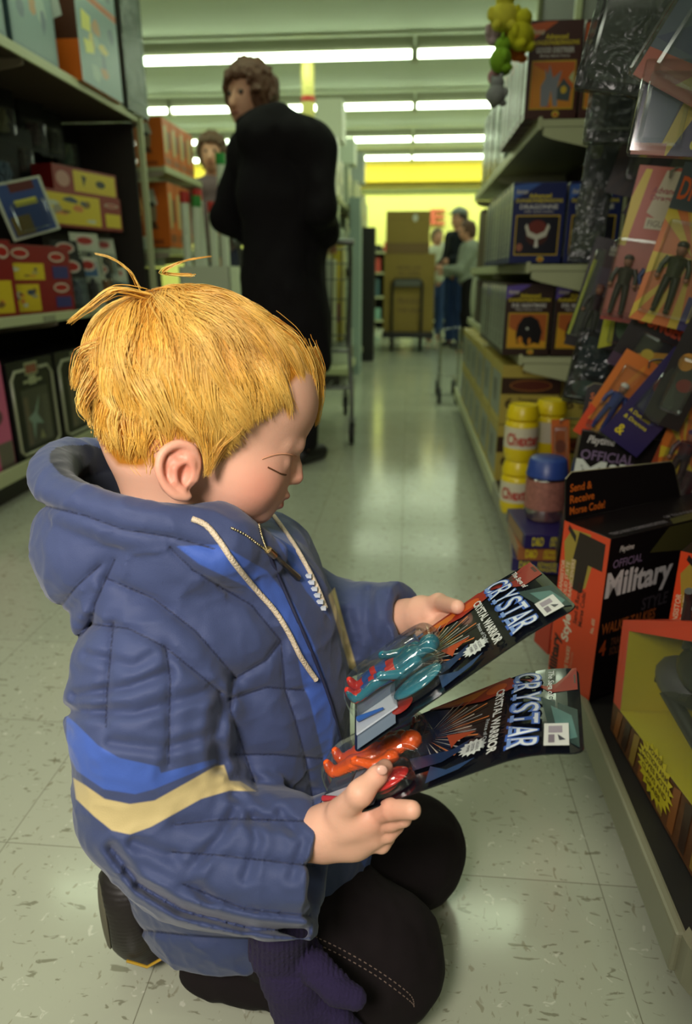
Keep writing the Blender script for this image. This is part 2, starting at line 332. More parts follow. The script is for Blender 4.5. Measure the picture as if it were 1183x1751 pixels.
palb = [(104, 132, 132), (196, 176, 80), (74, 92, 110), (170, 120, 70), (140, 160, 150)]
R90 = PI/2
def lb(px0, px1, z0, h, dep, xf, label, body, faces, grp, **k):
    a = ax(px0, 140, xf); b = ax(px1, 140, xf); return box_pack('toy_box', label, 'toy box', (xf-dep/2, (a[1]+b[1])/2, z0), R90, (b[1]-a[1], dep, h), body, faces, grp, **k)
G1 = 'large boxed toys on the upper left shelf'
lb(-45, 22, 1.642, 0.40, 0.3, -1.47, 'grey-blue toy box cut by the frame at the left end of the upper left shelf', GB, {'front': pic(1, .06, .08, .94, .9, palb)}, G1)
lb(32, 104, 1.642, 0.46, 0.3, -1.47, 'grey-blue toy box with faded picture, second on the upper left shelf', GB, {'front': pic(2, .05, .06, .95, .94, palb, 10)}, G1)
side = {'left': [('r', 0, 0, 1, 1, (74, 40, 26)), ('r', .45, 0, 1, .45, (206, 98, 26)), ('p', [(.1, .55), (.4, .6), (.35, .85), (.05, .8)], (206, 190, 40)), ('p', [(.45, .6), (.8, .7), (.75, .97), (.4, .95)], (190, 196, 190))]}
lb(142, 207, 1.642, 0.34, 0.3, -1.42, 'orange-edged toy box with yellow marked front under another box on the upper left shelf', OR, dict(side, front=pic(3, .0, .0, 1, .97, palb, 8)+[('p', [(.1, .6), (.3, .62), (.32, .8), (.12, .82)], (206, 200, 60)), ('p', [(.15, .35), (.35, .4), (.3, .52), (.12, .5)], (206, 200, 60))]), G1)
lb(142, 207, 1.986, 0.34, 0.3, -1.42, 'orange-edged toy box lying on top of another on the upper left shelf', OR, dict(side, front=pic(4, .0, .04, 1, 1, palb, 8)), G1)
lb(216, 249, 1.642, 0.62, 0.3, -1.43, 'tall silvery wrapped toy box at the far end of the upper left shelf', SIL, {'front': pic(5, .1, .1, .9, .9, [(126, 150, 148), (150, 170, 165), (100, 120, 130)], 5)}, G1, wrap=True)
RB = mat('box_red', (128, 26, 26), 0.4); YEL = (206, 178, 40)
pals = [(206, 178, 40), (190, 190, 170), (120, 90, 50), (60, 70, 90), (200, 120, 60), (150, 140, 120)]
def mid(px0, px1, pyb, h, xf, label, faces, body=RB, dep=0.12, rz=R90-0.25, zb=None, cat='toy box', grp='red boxed toys on the middle left shelf', nm='toy_box'):
    a = ax(px0, pyb, xf); b = ax(px1, pyb, xf); z = 0.702 if zb is None else zb
    return box_pack(nm, label, cat, ((a[0]+b[0])/2-dep/2, (a[1]+b[1])/2, z), rz, (max(b[1]-a[1], .03), dep, h), body, faces, grp)
badge = lambda x, z, s=.12: [('e', x, z, s*1.15, s*.75, (196, 180, 165)), ('e', x, z, s*.95, s*.5, (160, 34, 28))]
mid(-30, 28, 535, 0.27, -1.50, 'red boxed toy with yellow pictures at the left end of the middle shelf', {'front': pic(11, .08, .05, .9, .48, pals)+pic(12, .1, .55, .55, .8, pals, 4)+badge(.8, .85)})
mid(32, 116, 535, 0.26, -1.49, 'widest red boxed toy with two yellow pictures on the middle left shelf', {'front': pic(13, .05, .04, .5, .44, pals, 9)+pic(14, .1, .5, .6, .74, pals, 5)+badge(.82, .38, .1)+badge(.3, .88, .1)+badge(.8, .84, .1)+[('r', .72, .08, .95, .24, (58, 56, 110)), ('r', .72, .52, .95, .7, (58, 56, 110))]})
zt = ax(140, 390, -1.56)[2]
mid(98, 190, 390, 0.155, -1.56, 'red toy box with a wide yellow battle picture atop the middle left stack', {'front': pic(15, .03, .08, .72, .92, pals, 10)+badge(.87, .75, .08)+[('r', .78, .1, .98, .5, YEL)]}, zb=zt)
mid(118, 187, 345, 0.115, -1.58, 'small red toy box with yellow label topmost on the middle left stack', {'front': [('r', .3, .1, .97, .9, YEL), ('p', [(.45, .3), (.5, .7), (.42, .75)], (40, 40, 40)), ('e', .72, .5, .08, .15, (40, 40, 40)), ('e', .14, .5, .1, .3, (180, 130, 120))]}, zb=zt+0.157)
for q in ((100, 0.10, 0.15), (130, 0.10, 0.17)):
    pass
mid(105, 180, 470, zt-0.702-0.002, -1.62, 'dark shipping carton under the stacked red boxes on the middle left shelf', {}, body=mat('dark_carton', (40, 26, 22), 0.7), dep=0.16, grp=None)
def lcard(px, py, w, h, xf, label, body, items, roll=0.0, zb=None, grp='carded figures on the middle left shelf', fig=None, tilt=-0.12):
    if grp.startswith('carded'): w *= 1.22; h *= 1.05; xf += .07
    p = ax(px, py, xf); e = empty('carded_figure', (p[0], p[1], p[2] if zb is None else zb), 0, label, 'carded figure', grp, rot=(tilt, roll, R90-0.4))
    MB().box((0, 0, h/2), (w, 0.002, h), body).build('card', e)
    pm = MB(); paint(pm, items, w, h, face_M((w, 0.002, h), 'front')); pm.build('printed_panel', e)
    MB().box((0, -0.016, h*0.36), (w*0.6, 0.03, h*0.5), CLEAR, bev=0.006).build('blister', e)
    if fig:
        mb = MB(); m = mat('small_figure', fig, 0.4); mb.ball((0, -0.014, h*.53), .012, m); mb.tube([(0, -.014, h*.48), (0, -.014, h*.32)], [.014, .012], m); mb.tube([(-.006, -.014, h*.32), (-.01, -.014, h*.16)], .007, m); mb.tube([(.006, -.014, h*.32), (.01, -.014, h*.16)], .007, m)
        mb.tube([(-.016, -.014, h*.46), (-.022, -.014, h*.34)], .005, m); mb.tube([(.016, -.014, h*.46), (.022, -.014, h*.34)], .005, m); mb.build('figure', e)
    return e
BK = mat('card_black', (24, 20, 22), 0.4); WC = mat('card_white', (176, 176, 160), 0.45); BC = mat('card_blue', (40, 60, 120), 0.4)
cardi = lambda c1, c2: [('r', .06, .05, .94, .62, c1), ('e', .5, .84, .36, .12, (190, 175, 165)), ('e', .5, .84, .28, .08, (150, 30, 26)), ('r', .2, .12, .8, .5, c2)]
lcard(65, 402, .20, .20, -1.60, 'blue carded toy with pale border leaning left of the stacked red boxes', WC, [('r', .06, .04, .94, .96, (44, 62, 116)), ('r', .3, .8, .8, .96, (80, 26, 26)), ('r', .3, .55, .75, .66, (190, 180, 60)), ('r', .1, .06, .5, .4, (100, 84, 40))], roll=-0.25)
lcard(152, 432, .14, .20, -1.60, 'pale carded figure with pink edge below the yellow labelled red box', WC, cardi((150, 150, 130), (70, 90, 120)), zb=.83, fig=(60, 60, 70))
lcard(120, 455, .12, .19, -1.60, 'carded figure with round red badge left of the pink edged one', BK, cardi((120, 110, 110), (150, 80, 90)), zb=.80, fig=(190, 90, 110))
lcard(185, 455, .12, .19, -1.62, 'narrow pale carded figure between the pink edged card and the white box', WC, cardi((150, 155, 150), (90, 90, 80)), zb=.83, fig=(110, 90, 70))
lcard(138, 533, .11, .21, -1.53, 'black carded figure with yellow strip standing beside the widest red box', BK, [('r', .02, .1, .14, .95, (196, 170, 30))]+cardi((70, 80, 80), (110, 120, 120)), zb=.702, fig=(90, 100, 110))
lcard(165, 533, .11, .22, -1.56, 'white carded figure with blue top and orange badge on the middle left shelf', WC, [('r', .1, .6, .9, .9, (60, 90, 130))]+cardi((180, 180, 165), (60, 50, 50)), zb=.702, fig=(50, 46, 50))
lcard(186, 533, .10, .20, -1.58, 'brown and blue carded figure on the middle left shelf', BK, cardi((110, 80, 50), (60, 60, 110)), zb=.702, fig=(150, 90, 50))
lcard(210, 533, .12, .18, -1.60, 'pale blue carded figure near the far end of the middle left shelf', WC, cardi((120, 140, 150), (90, 100, 110)), zb=.702, fig=(60, 60, 70))
lcard(240, 533, .12, .18, -1.62, 'last dark carded figure at the far end of the middle left shelf', BK, cardi((90, 90, 90), (90, 60, 40)), zb=.702, fig=(120, 100, 90))
mid(200, 262, 468, 0.17, -1.62, 'white boxed toy with dark figures at the far end of the middle shelf', {'front': [('r', .05, .05, .95, .95, (160, 170, 160)), ('r', .12, .1, .28, .8, (90, 90, 86)), ('r', .5, .1, .6, .5, (60, 64, 60)), ('r', .75, .1, .85, .5, (60, 64, 60))]}, body=WC, zb=.90, dep=.1, rz=R90-.35)
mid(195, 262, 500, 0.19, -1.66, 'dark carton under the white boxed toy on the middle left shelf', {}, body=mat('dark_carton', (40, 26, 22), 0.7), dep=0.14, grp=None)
mid(205, 250, 400, 0.09, -1.66, 'small crimson and yellow box on top of the white boxed toy', {'front': [('r', .55, .1, .95, .9, (180, 160, 60)), ('r', .1, .2, .4, .8, (150, 50, 50))]}, zb=1.072)
# blister cards hanging on the dark back of the left shelving
for i, (px, py, c) in enumerate(((8, 210, (150, 150, 110)), (62, 230, (110, 90, 90)), (92, 240, (90, 96, 84)), (120, 262, (90, 110, 104)), (150, 270, (120, 124, 116)), (14, 300, (110, 130, 150)), (40, 275, (70, 60, 50)))):
    p = ax(px, py, -1.80); nm = ('with a yellow corner at the frame edge', 'with a pinkish bubble', 'with a grey insert, third from the frame edge', 'with a pale green insert', 'farthest along the back', 'with a light blue insert', 'dull brown and half in shade')[i]
    lcard(px, py+30, .15, .21, -1.80, 'blister card %s under the upper left shelf' % nm, BK, [('r', .1, .1, .9, .7, (40, 34, 34)), ('r', .25, .15, .6, .6, c)], grp='blister cards hanging in the dark left bay', fig=c, tilt=0)
# black boxed toys with silver frames on the left base deck
for i, (x0, x1, lab) in enumerate(((22, 104, 'black toy box with silver rounded border, nearer of two behind the boy'), (106, 178, 'black toy box with silver rounded border, farther one behind the boy\'s hair'), (180, 250, 'black toy box with silver border, last and mostly hidden by the boy\'s head'))):
    a = ax(x0, 720, -1.52); b = ax(x1, 720, -1.52); w = b[1]-a[1]-0.012; h = 0.385; e = empty('toy_box', (-1.62, (a[1]+b[1])/2, 0.146), R90, lab, 'toy box', 'black boxed toys on the left base shelf')
    MB().box((0, 0, h/2), (w, .2, h), mat('gloss_black', (14, 11, 14), 0.45, spec=.25), bev=.002).build('carton', e)
    pm = MB(); S = (150, 150, 120); Mx = face_M((w, .2, h), 'front')
    paint(pm, [('r', .22, .1, .8, .7, (34, 30, 34)), ('r', .25, .12, .34, .62, (84, 66, 56)), ('r', .66, .12, .8, .6, (60, 56, 54)), ('p', [(.3, .4), (.45, .45), (.6, .62), (.5, .42), (.62, .3), (.45, .33), (.38, .15), (.37, .34)], (110, 130, 126)), ('p', [(.5, .15), (.62, .14), (.56, .25)], (120, 116, 84)), ('r', .36, .84, .64, .97, S), ('r', .38, .855, .62, .945, (110, 24, 28)), ('t', 'STAR', .42, .90, .58, .93, (150, 60, 50)), ('t', 'WARS', .42, .865, .58, .895, (150, 60, 50)), ('r', .3, .76, .7, .79, S), ('r', .42, .74, .58, .83, S)], w, h, Mx)
    fr = [(.1+.1, .04), (.9-.06, .04), (.94, .1), (.94, .82), (.86, .9), (.66, .9)]; fl = [(.34, .9), (.14, .9), (.06, .82), (.06, .1), (.12, .04), (.2, .04)]
    for pts in (fr, fl): pm.tube([(u*w-w/2, -.101, v*h) for u, v in pts], .0065, mat('silver_print', (168, 168, 140), .3), 6)
    pm.build('printed_panel', e)
    tag(MB().box((0, 0, 0), (0.004, .09, .022), mat('price_strip', (140, 140, 116), .5)).build('price_tag', loc=(-1.441, (a[1]+b[1])/2+.06, .685)), 'pale price strip on the middle left shelf edge above the %s black box' % ('first', 'second', 'third')[i], 'price tag', 'price strips on the middle left shelf')
a = ax(-40, 720, -1.52); b = ax(16, 720, -1.52)
box_pack('toy_box', 'pink boxed toy at the left frame edge on the base shelf', 'toy box', (-1.62, (a[1]+b[1])/2, .146), R90, (b[1]-a[1], .2, .40), mat('box_pink', (196, 84, 128), .4), {'front': [('r', .5, .0, .98, .25, (90, 80, 70)), ('e', .6, .5, .2, .08, (90, 40, 60))]})
# orange boxes past the shelving end
ORB = mat('orange_carton', (206, 104, 34), .45)
def face_pic(): return [('r', 0, 0, 1, 1, (204, 100, 30)), ('e', .36, .56, .2, .26, (150, 130, 104)), ('p', [(.12, .62), (.2, .86), (.5, .9), (.62, .66)], (196, 196, 180)), ('e', .36, .66, .16, .04, (50, 50, 54)), ('r', .1, .04, .75, .12, (150, 70, 30)), ('p', [(.12, .28), (.6, .28), (.5, .4), (.2, .4)], (90, 60, 44))]
for j, (zb, h, nr) in enumerate(((1.452, .26, 4), (1.012, .36, 3))):
    for i in range(nr):
        box_pack('orange_box', 'orange carton with capped head picture, %s on the %s pale shelf at left' % (('nearest', 'second', 'third', 'farthest')[i], ('upper', 'lower')[j]), 'box', (-1.53, 4.42+i*.15, zb), 0, (.17, .14, h), ORB, {'front': face_pic(), 'right': [('r', .15, .3, .45, .85, (196, 186, 130)), ('r', .55, .4, .9, .75, (110, 80, 50)), ('r', .1, .08, .9, .2, (150, 80, 40))]}, 'orange cartons past the left shelving')
# gift wrap bin
e = empty('display_bin', (-1.2, 4.3, 0), 0, 'white cardboard display bin of gift wrap rolls between the shelving and the woman', 'display bin'); WB = mat('white_board', (206, 208, 186), .6)
mb = MB(); mb.box((0, -.12, .45), (.30, .01, .9), WB).box((0, .12, .45), (.30, .01, .9), WB).box((-.15, 0, .45), (.01, .25, .9), WB).box((.15, 0, .45), (.01, .25, .9), WB).box((0, 0, .02), (.3, .25, .03), WB); mb.build('bin_panels', e)
for i, (px, py, t, c) in enumerate(((312, 328, .02, (190, 50, 44)), (345, 322, -.06, (196, 44, 40)), (328, 335, .05, (60, 140, 60)), (376, 262, .0, (40, 150, 60)), (362, 345, .0, (196, 50, 44)), (350, 352, -.1, (60, 140, 60)))):
    p = ay(px, py, 4.27+.02*i); h = p[2]-.05; L = .72; z0 = p[2]-L; o = empty('gift_wrap_roll', (p[0], p[1], z0), 0, 'white gift wrap roll with %s end, %s in the bin' % (('red', 'red', 'green', 'green', 'red', 'green')[i], ('leftmost', 'tilted and tall', 'behind the leftmost', 'tallest against the black coat', 'low one by the coat', 'low and tilted')[i]), 'gift wrap roll', 'gift wrap rolls in the white bin', rot=(t, t, 0))
    MB().lathe([(.026, 0), (.026, L-.06)], mat('wrap_white', (222, 226, 206), .4), 16).build('roll', o); MB().lathe([(.028, L-.06), (.028, L)], mat('wrap_end', c, .4), 16).build('end_cap', o)

# ---------------------------------------------------------------- far left shelving goods
r = random.Random(5)
for i in range(13):
    y = 5.62+i*.34; h = r.choice((.30, .36, .40)); w = r.choice((.10, .14, .2))
    for z, nmz in ((1.402, 'third'), (.952, 'second'), (.502, 'lowest')):
        hh = min(h*r.uniform(.85, 1.05), .42); c = r.choice(((196, 200, 176), (180, 190, 170), (206, 206, 150), (150, 170, 170), (210, 210, 196)))
        if z == .502 and r.random() < .3: c = (120, 110, 60)
        box_pack('white_package', 'pale package number of the %s shelf, about %.1f metres down the far left row' % (nmz, y-5.3) if False else 'pale package, %s shelf of the far left row, %s from the near end' % (nmz, ('first', 'second', 'third', 'fourth', 'fifth', 'sixth', 'seventh', 'eighth', 'ninth', 'tenth', 'eleventh', 'twelfth', 'thirteenth')[i]), 'package', (-.62, y, z), R90, (.22, w, hh), mat('package', c, .45), {'front': [('r', .1, .6, .9, .85, (150, 160, 150)), ('r', .2, .2, .8, .45, r.choice(((90, 110, 130), (150, 90, 70), (190, 180, 90))))]}, 'pale packages on the far left shelving row')
for i, (y, h, c) in enumerate(((6.0, .55, (206, 208, 186)), (7.2, .42, (190, 200, 180)), (8.6, .6, (170, 180, 176)))):
    box_pack('tall_carton', 'pale carton standing on top of the far left row, %s from the near end' % ('first', 'second', 'third')[i], 'carton', (-.66, y, 1.862) if False else (-.64, y, 1.402+.43), R90, (.3, .2, h*.5), mat('package', c, .45), {}, 'cartons atop the far left row')
for i, (x0, x1, y, zt, c) in enumerate(((600, 618, 6.4, 340, (150, 166, 160)), (618, 642, 7.4, 390, (30, 26, 28)))):
    a = ay(x0, zt, y); b = ay(x1, zt, y); e = box_pack('floor_display', ('grey standing carton', 'tall black standing carton')[i]+' in front of the far left shelving row', 'carton', ((a[0]+b[0])/2+.0, y, 0), 0, (b[0]-a[0], .25, a[2]), mat('package', c, .45), {})
for i in range(5):
    y = 5.9+i*.28; box_pack('white_carton', 'low white carton on the base deck of the far left row, %s from the cart' % ('first', 'second', 'third', 'fourth', 'fifth')[i], 'carton', (-.60, y, .146), R90, (.26, .22, .26), mat('package', (200, 204, 186), .5), {'front': [('r', .1, .1, .9, .4, (150, 120, 60)) if i % 2 else ('r', .1, .5, .9, .8, (90, 110, 120))]}, 'low white cartons on the far left base deck')

# ---------------------------------------------------------------- back wall display
gb = gondola  # back wall unit is built directly
e = empty('display_shelving', (0, 12.2, 0), 0, 'low merchandise display standing along the yellow back wall', 'display shelving')
mb = MB()
for z in (.12, .5, .88, 1.2): mb.box((-.2, 0, z), (4.4, .5, .03), CREAM)
mb.build('shelf_boards', e); MB().box((-.2, .26, .65), (4.4, .02, 1.3), DARK).build('back_panel', e)
for k in range(4):
    for i in range(16):
        if k == 3: h = r.uniform(.1, .2)
        else: h = r.uniform(.18, .32)
        c = r.choice(((200, 205, 200), (80, 130, 170), (190, 70, 60), (60, 90, 100), (210, 210, 160), (30, 30, 30), (120, 160, 150)))
        x = -2.2+i*.27+r.uniform(-.02, .02)
        if -0.9 < x < 1.4: box_pack('small_package', 'small %s package, %s from left on the %s shelf of the back display' % ({200: 'white', 80: 'blue', 190: 'red', 60: 'dark teal', 210: 'cream', 30: 'black', 120: 'grey green'}[c[0]], ('first', 'second', 'third', 'fourth', 'fifth', 'sixth', 'seventh', 'eighth', 'ninth', 'tenth')[i-5 if i >= 5 else i], ('lowest', 'second', 'third', 'top')[k]), 'package', (x, 12.15, (.136, .516, .896, 1.216)[k]), 0, (.2, .18, h), mat('package', c, .45), {}, 'small packages on the back wall display')
# ================================================================ right shelving goods
ORD = ('nearest', 'second', 'third', 'fourth', 'fifth', 'sixth', 'seventh', 'eighth', 'ninth', 'tenth', 'eleventh', 'twelfth')
def game_faces(sub1, sub2, bodyc, ribbon, bg, art, ribt):
    f = [('p', [(0, .78), (0, .96), (.30, .985), (.52, .985)], ribbon), ('t', ribt, .05, .86, .26, .92, (200, 190, 170), .3), ('t', 'Advanced', .30, .81, .72, .865, (214, 190, 40)), ('t', 'DUNGEONS&DRAGONS', .06, .755, .94, .80, (214, 190, 40)),
         ('t', sub1, .14, .675, .86, .73, (206, 200, 196)), ('t', sub2, .22, .625, .78, .66, (190, 180, 176)),
         ('r', .08, .10, .92, .60, (196, 160, 44)), ('r', .10, .115, .90, .585, bg)]+art+[('e', .60, .05, .07, .035, (206, 180, 60)), ('p', [(.54, .03), (.66, .03), (.6, .075)], (190, 90, 40))]
    s = [('r', .08, .08, .92, .92, (150, 156, 140)), ('t', sub1, .25, .12, .75, .86, (60, 50, 50), 0, 1), ('r', .1, .9, .9, .97, (206, 200, 180))]
    return {'front': f, 'left': s}
horse = [('p', [(.12, .12), (.40, .12), (.34, .35), (.5, .115), (.9, .115), (.9, .3), (.12, .56)], (206, 130, 40)), ('p', [(.30, .13), (.44, .13), (.48, .3), (.54, .13), (.62, .13), (.6, .34), (.66, .5), (.58, .46), (.5, .42), (.42, .56), (.40, .46), (.34, .52), (.36, .42), (.28, .34)], (130, 130, 140)),
         ('p', [(.6, .2), (.84, .18), (.86, .32), (.7, .42), (.6, .32)], (70, 80, 84)), ('e', .72, .3, .06, .04, (206, 170, 50)), ('p', [(.8, .42), (.89, .5), (.89, .36)], (180, 190, 140))]
beast = [('e', .5, .36, .22, .14, (70, 34, 28)), ('e', .5, .44, .18, .10, (110, 44, 36)), ('p', [(.26, .46), (.30, .50), (.36, .40), (.5, .36), (.64, .40), (.70, .50), (.74, .46), (.68, .34), (.5, .29), (.32, .34)], (196, 190, 176)), ('p', [(.46, .2), (.54, .2), (.52, .3), (.48, .3)], (210, 205, 196)), ('e', .18, .2, .06, .05, (150, 90, 70))]
night = [('p', [(.1, .12), (.9, .12), (.9, .2), (.5, .26), (.1, .4)], (206, 150, 40)), ('p', [(.3, .16), (.4, .2), (.5, .13), (.66, .18), (.78, .16), (.82, .34), (.72, .5), (.56, .56), (.4, .54), (.3, .44), (.26, .3)], (18, 14, 16)), ('e', .5, .38, .03, .02, (180, 180, 170)), ('e', .36, .22, .05, .05, (206, 130, 40)), ('e', .56, .2, .03, .05, (206, 130, 40))]
SH = ((1.302, .258, .155, .336, game_faces('GOOD DESTRIER', 'Mighty Battle Horse', None, (190, 84, 40), (196, 96, 40), horse, 'bonus'), mat('box_maroon', (66, 28, 24), .35), 'maroon fantasy toy box with orange picture', 'top', 7),
      (.887, .240, .165, .322, game_faces('DRAGONNE', 'with raging action', None, (60, 90, 160), (24, 22, 34), beast, 'bonus'), mat('box_navy', (26, 34, 86), .35), 'navy fantasy toy box with horned head', 'middle', 9),
      (.592, .232, .155, .322, game_faces('EVIL NIGHTMARE', 'Flying Demon Horse', None, (90, 70, 150), (170, 90, 40), night, 'bonus'), mat('box_brown', (50, 32, 26), .35), 'brown fantasy toy box with black horse', 'lower', 9))
for z, h, w, x, fc, body, lab, sn, n in SH:
    first = None
    for i in range(n):
        for j in (0, 1):
            if j and i > 1: continue
            xx = x+w/2+j*(w+.008); yy = 2.46+i*.088; l = '%s, %s in the %s' % (lab, ORD[i], 'aisle-edge row' if j == 0 else 'row beside the back panel')
            if first is None: first = box_pack('boxed_toy', l, 'toy box', (xx, yy, z), 0, (w, .078, h), body, fc, 'boxed fantasy toys on the %s right shelf' % sn)
            else: dup(first, (xx, yy+random.uniform(0, .004), z), random.uniform(-.03, .03), l)
# farther goods on the three right shelves
r = random.Random(3)
far = {1.302: [((150, 166, 150), .30), ((176, 186, 166), .33), ((70, 60, 52), .28)], .887: [((96, 78, 58), .30), ((120, 96, 70), .31), ((90, 74, 60), .28)], .592: [((84, 74, 62), .22), ((110, 104, 90), .24), ((60, 50, 44), .22)]}
k = 0
for z, lst in far.items():
    sn = {1.302: 'top', .887: 'middle', .592: 'lower'}[z]
    for i in range(4):
        c, h = lst[i % 3]; y = 3.42+i*.262; hh = h*r.uniform(.9, 1.08) if z != 1.302 else h*1.05
        hh = min(hh, .36 if z != .592 else .25)
        if z == 1.302: hh = .34
        box_pack('boxed_game', '%s box, %s in the far part of the %s right shelf' % ({1.302: 'glossy pale', .887: 'brown striped', .592: 'dull brown'}[z], ORD[i], sn), 'box', (.49, y, z), R90, (.2, .2, hh), mat('shelf_box', c, .2 if z == 1.302 else .5), {'back': [('r', .1+.2*q, .0, .17+.2*q, 1, tuple(int(v*.8) for v in c)) for q in range(4)]}, 'boxes far down the right shelves', wrap=(z == 1.302 and i < 4))
for i in range(2):
    mb = MB().ball((0, 0, 0), (.02, .1, .13), mat('pale_plastic', (176, 180, 156), .4)); tag(mb.build('round_package', loc=(.40, 4.33+i*.14, .594+.13)), 'pale oval package standing on the lower right shelf, %s one' % ('nearer', 'farther')[i], 'package', 'pale oval packages on the lower right shelf')
# cream cartons on the base deck
CB = mat('box_cream', (170, 150, 66), .45); BR = (52, 30, 22)
cf = {'front': [('r', .0, .78, 1, .80, BR), ('r', 0, .52, 1, .80, BR), ('e', .5, .67, .36, .10, (150, 96, 44)), ('e', .5, .67, .34, .085, (84, 34, 24)), ('t', '6', .08, .28, .22, .46, (50, 30, 20)), ('t', 'Transistor', .3, .38, .66, .46, (60, 40, 24)), ('t', 'Walkie Talkie', .3, .28, .8, .34, (60, 40, 24)), ('t', 'by sound', .34, .85, .6, .93, (80, 50, 40))],
      'left': [('r', .08, .12, .92, .84, (126, 130, 124)), ('r', .3, .3, .6, .7, (70, 66, 66)), ('r', .12, .02, .9, .08, (190, 170, 60))]}
first = None
for lev in (0, 1):
    for i in range(6):
        for j in (0, 1):
            if j and i: continue
            l = 'cream carton with a brown band and a 6, %s layer, %s' % (('lower', 'upper')[lev], ('%s along the aisle edge' % ORD[i]) if j == 0 else 'deep in the shelf'); p = (.327+.10+j*.208, 2.56+i*.30, .147+lev*.207)
            if first is None: first = box_pack('cream_carton', l, 'carton', p, 0, (.2, .28, .203), CB, cf, 'cream cartons on the right base deck')
            else: dup(first, p, random.uniform(-.02, .02), l)
# plastic jars
YJ = mat('yellow_plastic', (224, 196, 24), .3); JL = mat('jar_label', (206, 196, 170), .45)
def jar(loc, label, lid, body, h=.168, rad=.05, lab=True):
    e = empty('plastic_jar', loc, 0, label, 'jar', 'plastic jars on the right base deck')
    MB().lathe([(rad*.86, 0), (rad*.98, h*.12), (rad, h*.25), (rad, h*.62), (rad*.96, h*.70), (rad*.80, h*.74)], body, 28).build('jar_body', e)
    MB().lathe([(rad*.82, h*.745), (rad*.98, h*.76), (rad*.96, h*.85), (rad*.84, h*.98), (rad*.8, h), (rad*.70, h*.985)], lid, 28).build('lid', e)
    if lab:
        mb = MB().lathe([(rad*1.012, h*.24), (rad*1.012, h*.62)], JL, 28); V, F = text_geo('Chexters', .03)
        a = -PI/2+(V[:, 0]-.5)*2.3; zz = h*(.30+.22*V[:, 1]); mb.add(np.stack([rad*1.03*np.cos(a), rad*1.03*np.sin(a), zz], 1), F, ink((176, 50, 40))); mb.build('label', e)
    return e
ja = jar((.352, 2.08, .147), 'yellow jar at the bottom of the front jar stack', YJ, YJ); dup(ja, (.352, 2.08, .317), .1, 'yellow jar with white red-lettered label on top of the front stack')
dup(ja, (.452, 2.17, .147), 1.2, 'yellow jar at the bottom of the rear jar stack'); dup(ja, (.452, 2.17, .317), 2.4, 'yellow jar on top of the rear stack, with a small price tag')
p = ay(928, 885, 1.7); zt = p[2]
e = jar((p[0], 1.70, zt+.002), 'clear jar with broad blue lid and red speckled label', mat('blue_plastic', (44, 66, 136), .35), clear_mat('jar_clear', (226, 206, 196), .25), .155, .05, False)
MB().lathe([(.0505, .03), (.0505, .105)], mat('speckled_label', (150, 96, 84), .5, noise=.6, scale=90), 28).build('label', e); MB().lathe([(.052, .113), (.046, .152), (.04, .158), (0.0, .158)], mat('blue_plastic', (44, 66, 136), .35), 28).build('lid_skirt', e)
PU = mat('box_purple', (40, 30, 84), .4)
zb = .147; hh = (zt-.147)/3
for i in range(3):
    box_pack('flat_package', 'flat package with purple edge lying under the blue lidded jar, %s of three' % ('bottom', 'middle', 'top')[i], 'package', (.365, 1.70-.01*i, zb+i*hh), -.12+.1*i, (.155, .2, hh-.002), (PU, mat('box_rust', (150, 90, 50), .4), PU)[i], {'front': [('t', 'D&D', .12, .2, .3, .8, (206, 190, 30)), ('t', 'ADVANCED', .4, .5, .7, .85, (206, 190, 30)), ('t', 'DRAGONS', .4, .15, .7, .45, (206, 190, 30))], 'left': [('r', .1, .1, .9, .9, (140, 100, 60))]}, 'flat packages under the blue lidded jar')
# walkie talkie cartons
BLKC = mat('carton_black', (20, 15, 16), .3); ORC = (204, 66, 30)
u = np.array([.84, .545, 0]); u /= np.linalg.norm(u); v = np.array([-u[1], u[0], 0]); rzm = math.atan2(u[1], u[0])
W_, D_, H_ = .33, .10, .302
mil_front = [('p', [(.30, .86), (.72, .80), (1, .80), (1, .99), (.42, .99)], (70, 66, 34)), ('t', 'Playtime', .07, .90, .17, .945, (206, 200, 196), .2), ('t', 'OFFICIAL', .04, .82, .25, .87, (120, 100, 130)), ('t', 'Military', .01, .60, .50, .80, (206, 200, 200), 0, 0, .035), ('t', 'STYLE', .30, .50, .5, .58, (60, 54, 60)), ('t', 'WALKIE TALKIES', .02, .42, .42, .49, (150, 80, 34)), ('t', '4', .02, .28, .07, .38, (160, 70, 30)), ('t', 'TRANSISTOR', .10, .33, .3, .38, (96, 60, 40)), ('t', 'SOLID STATE', .10, .27, .3, .32, (96, 60, 40))]
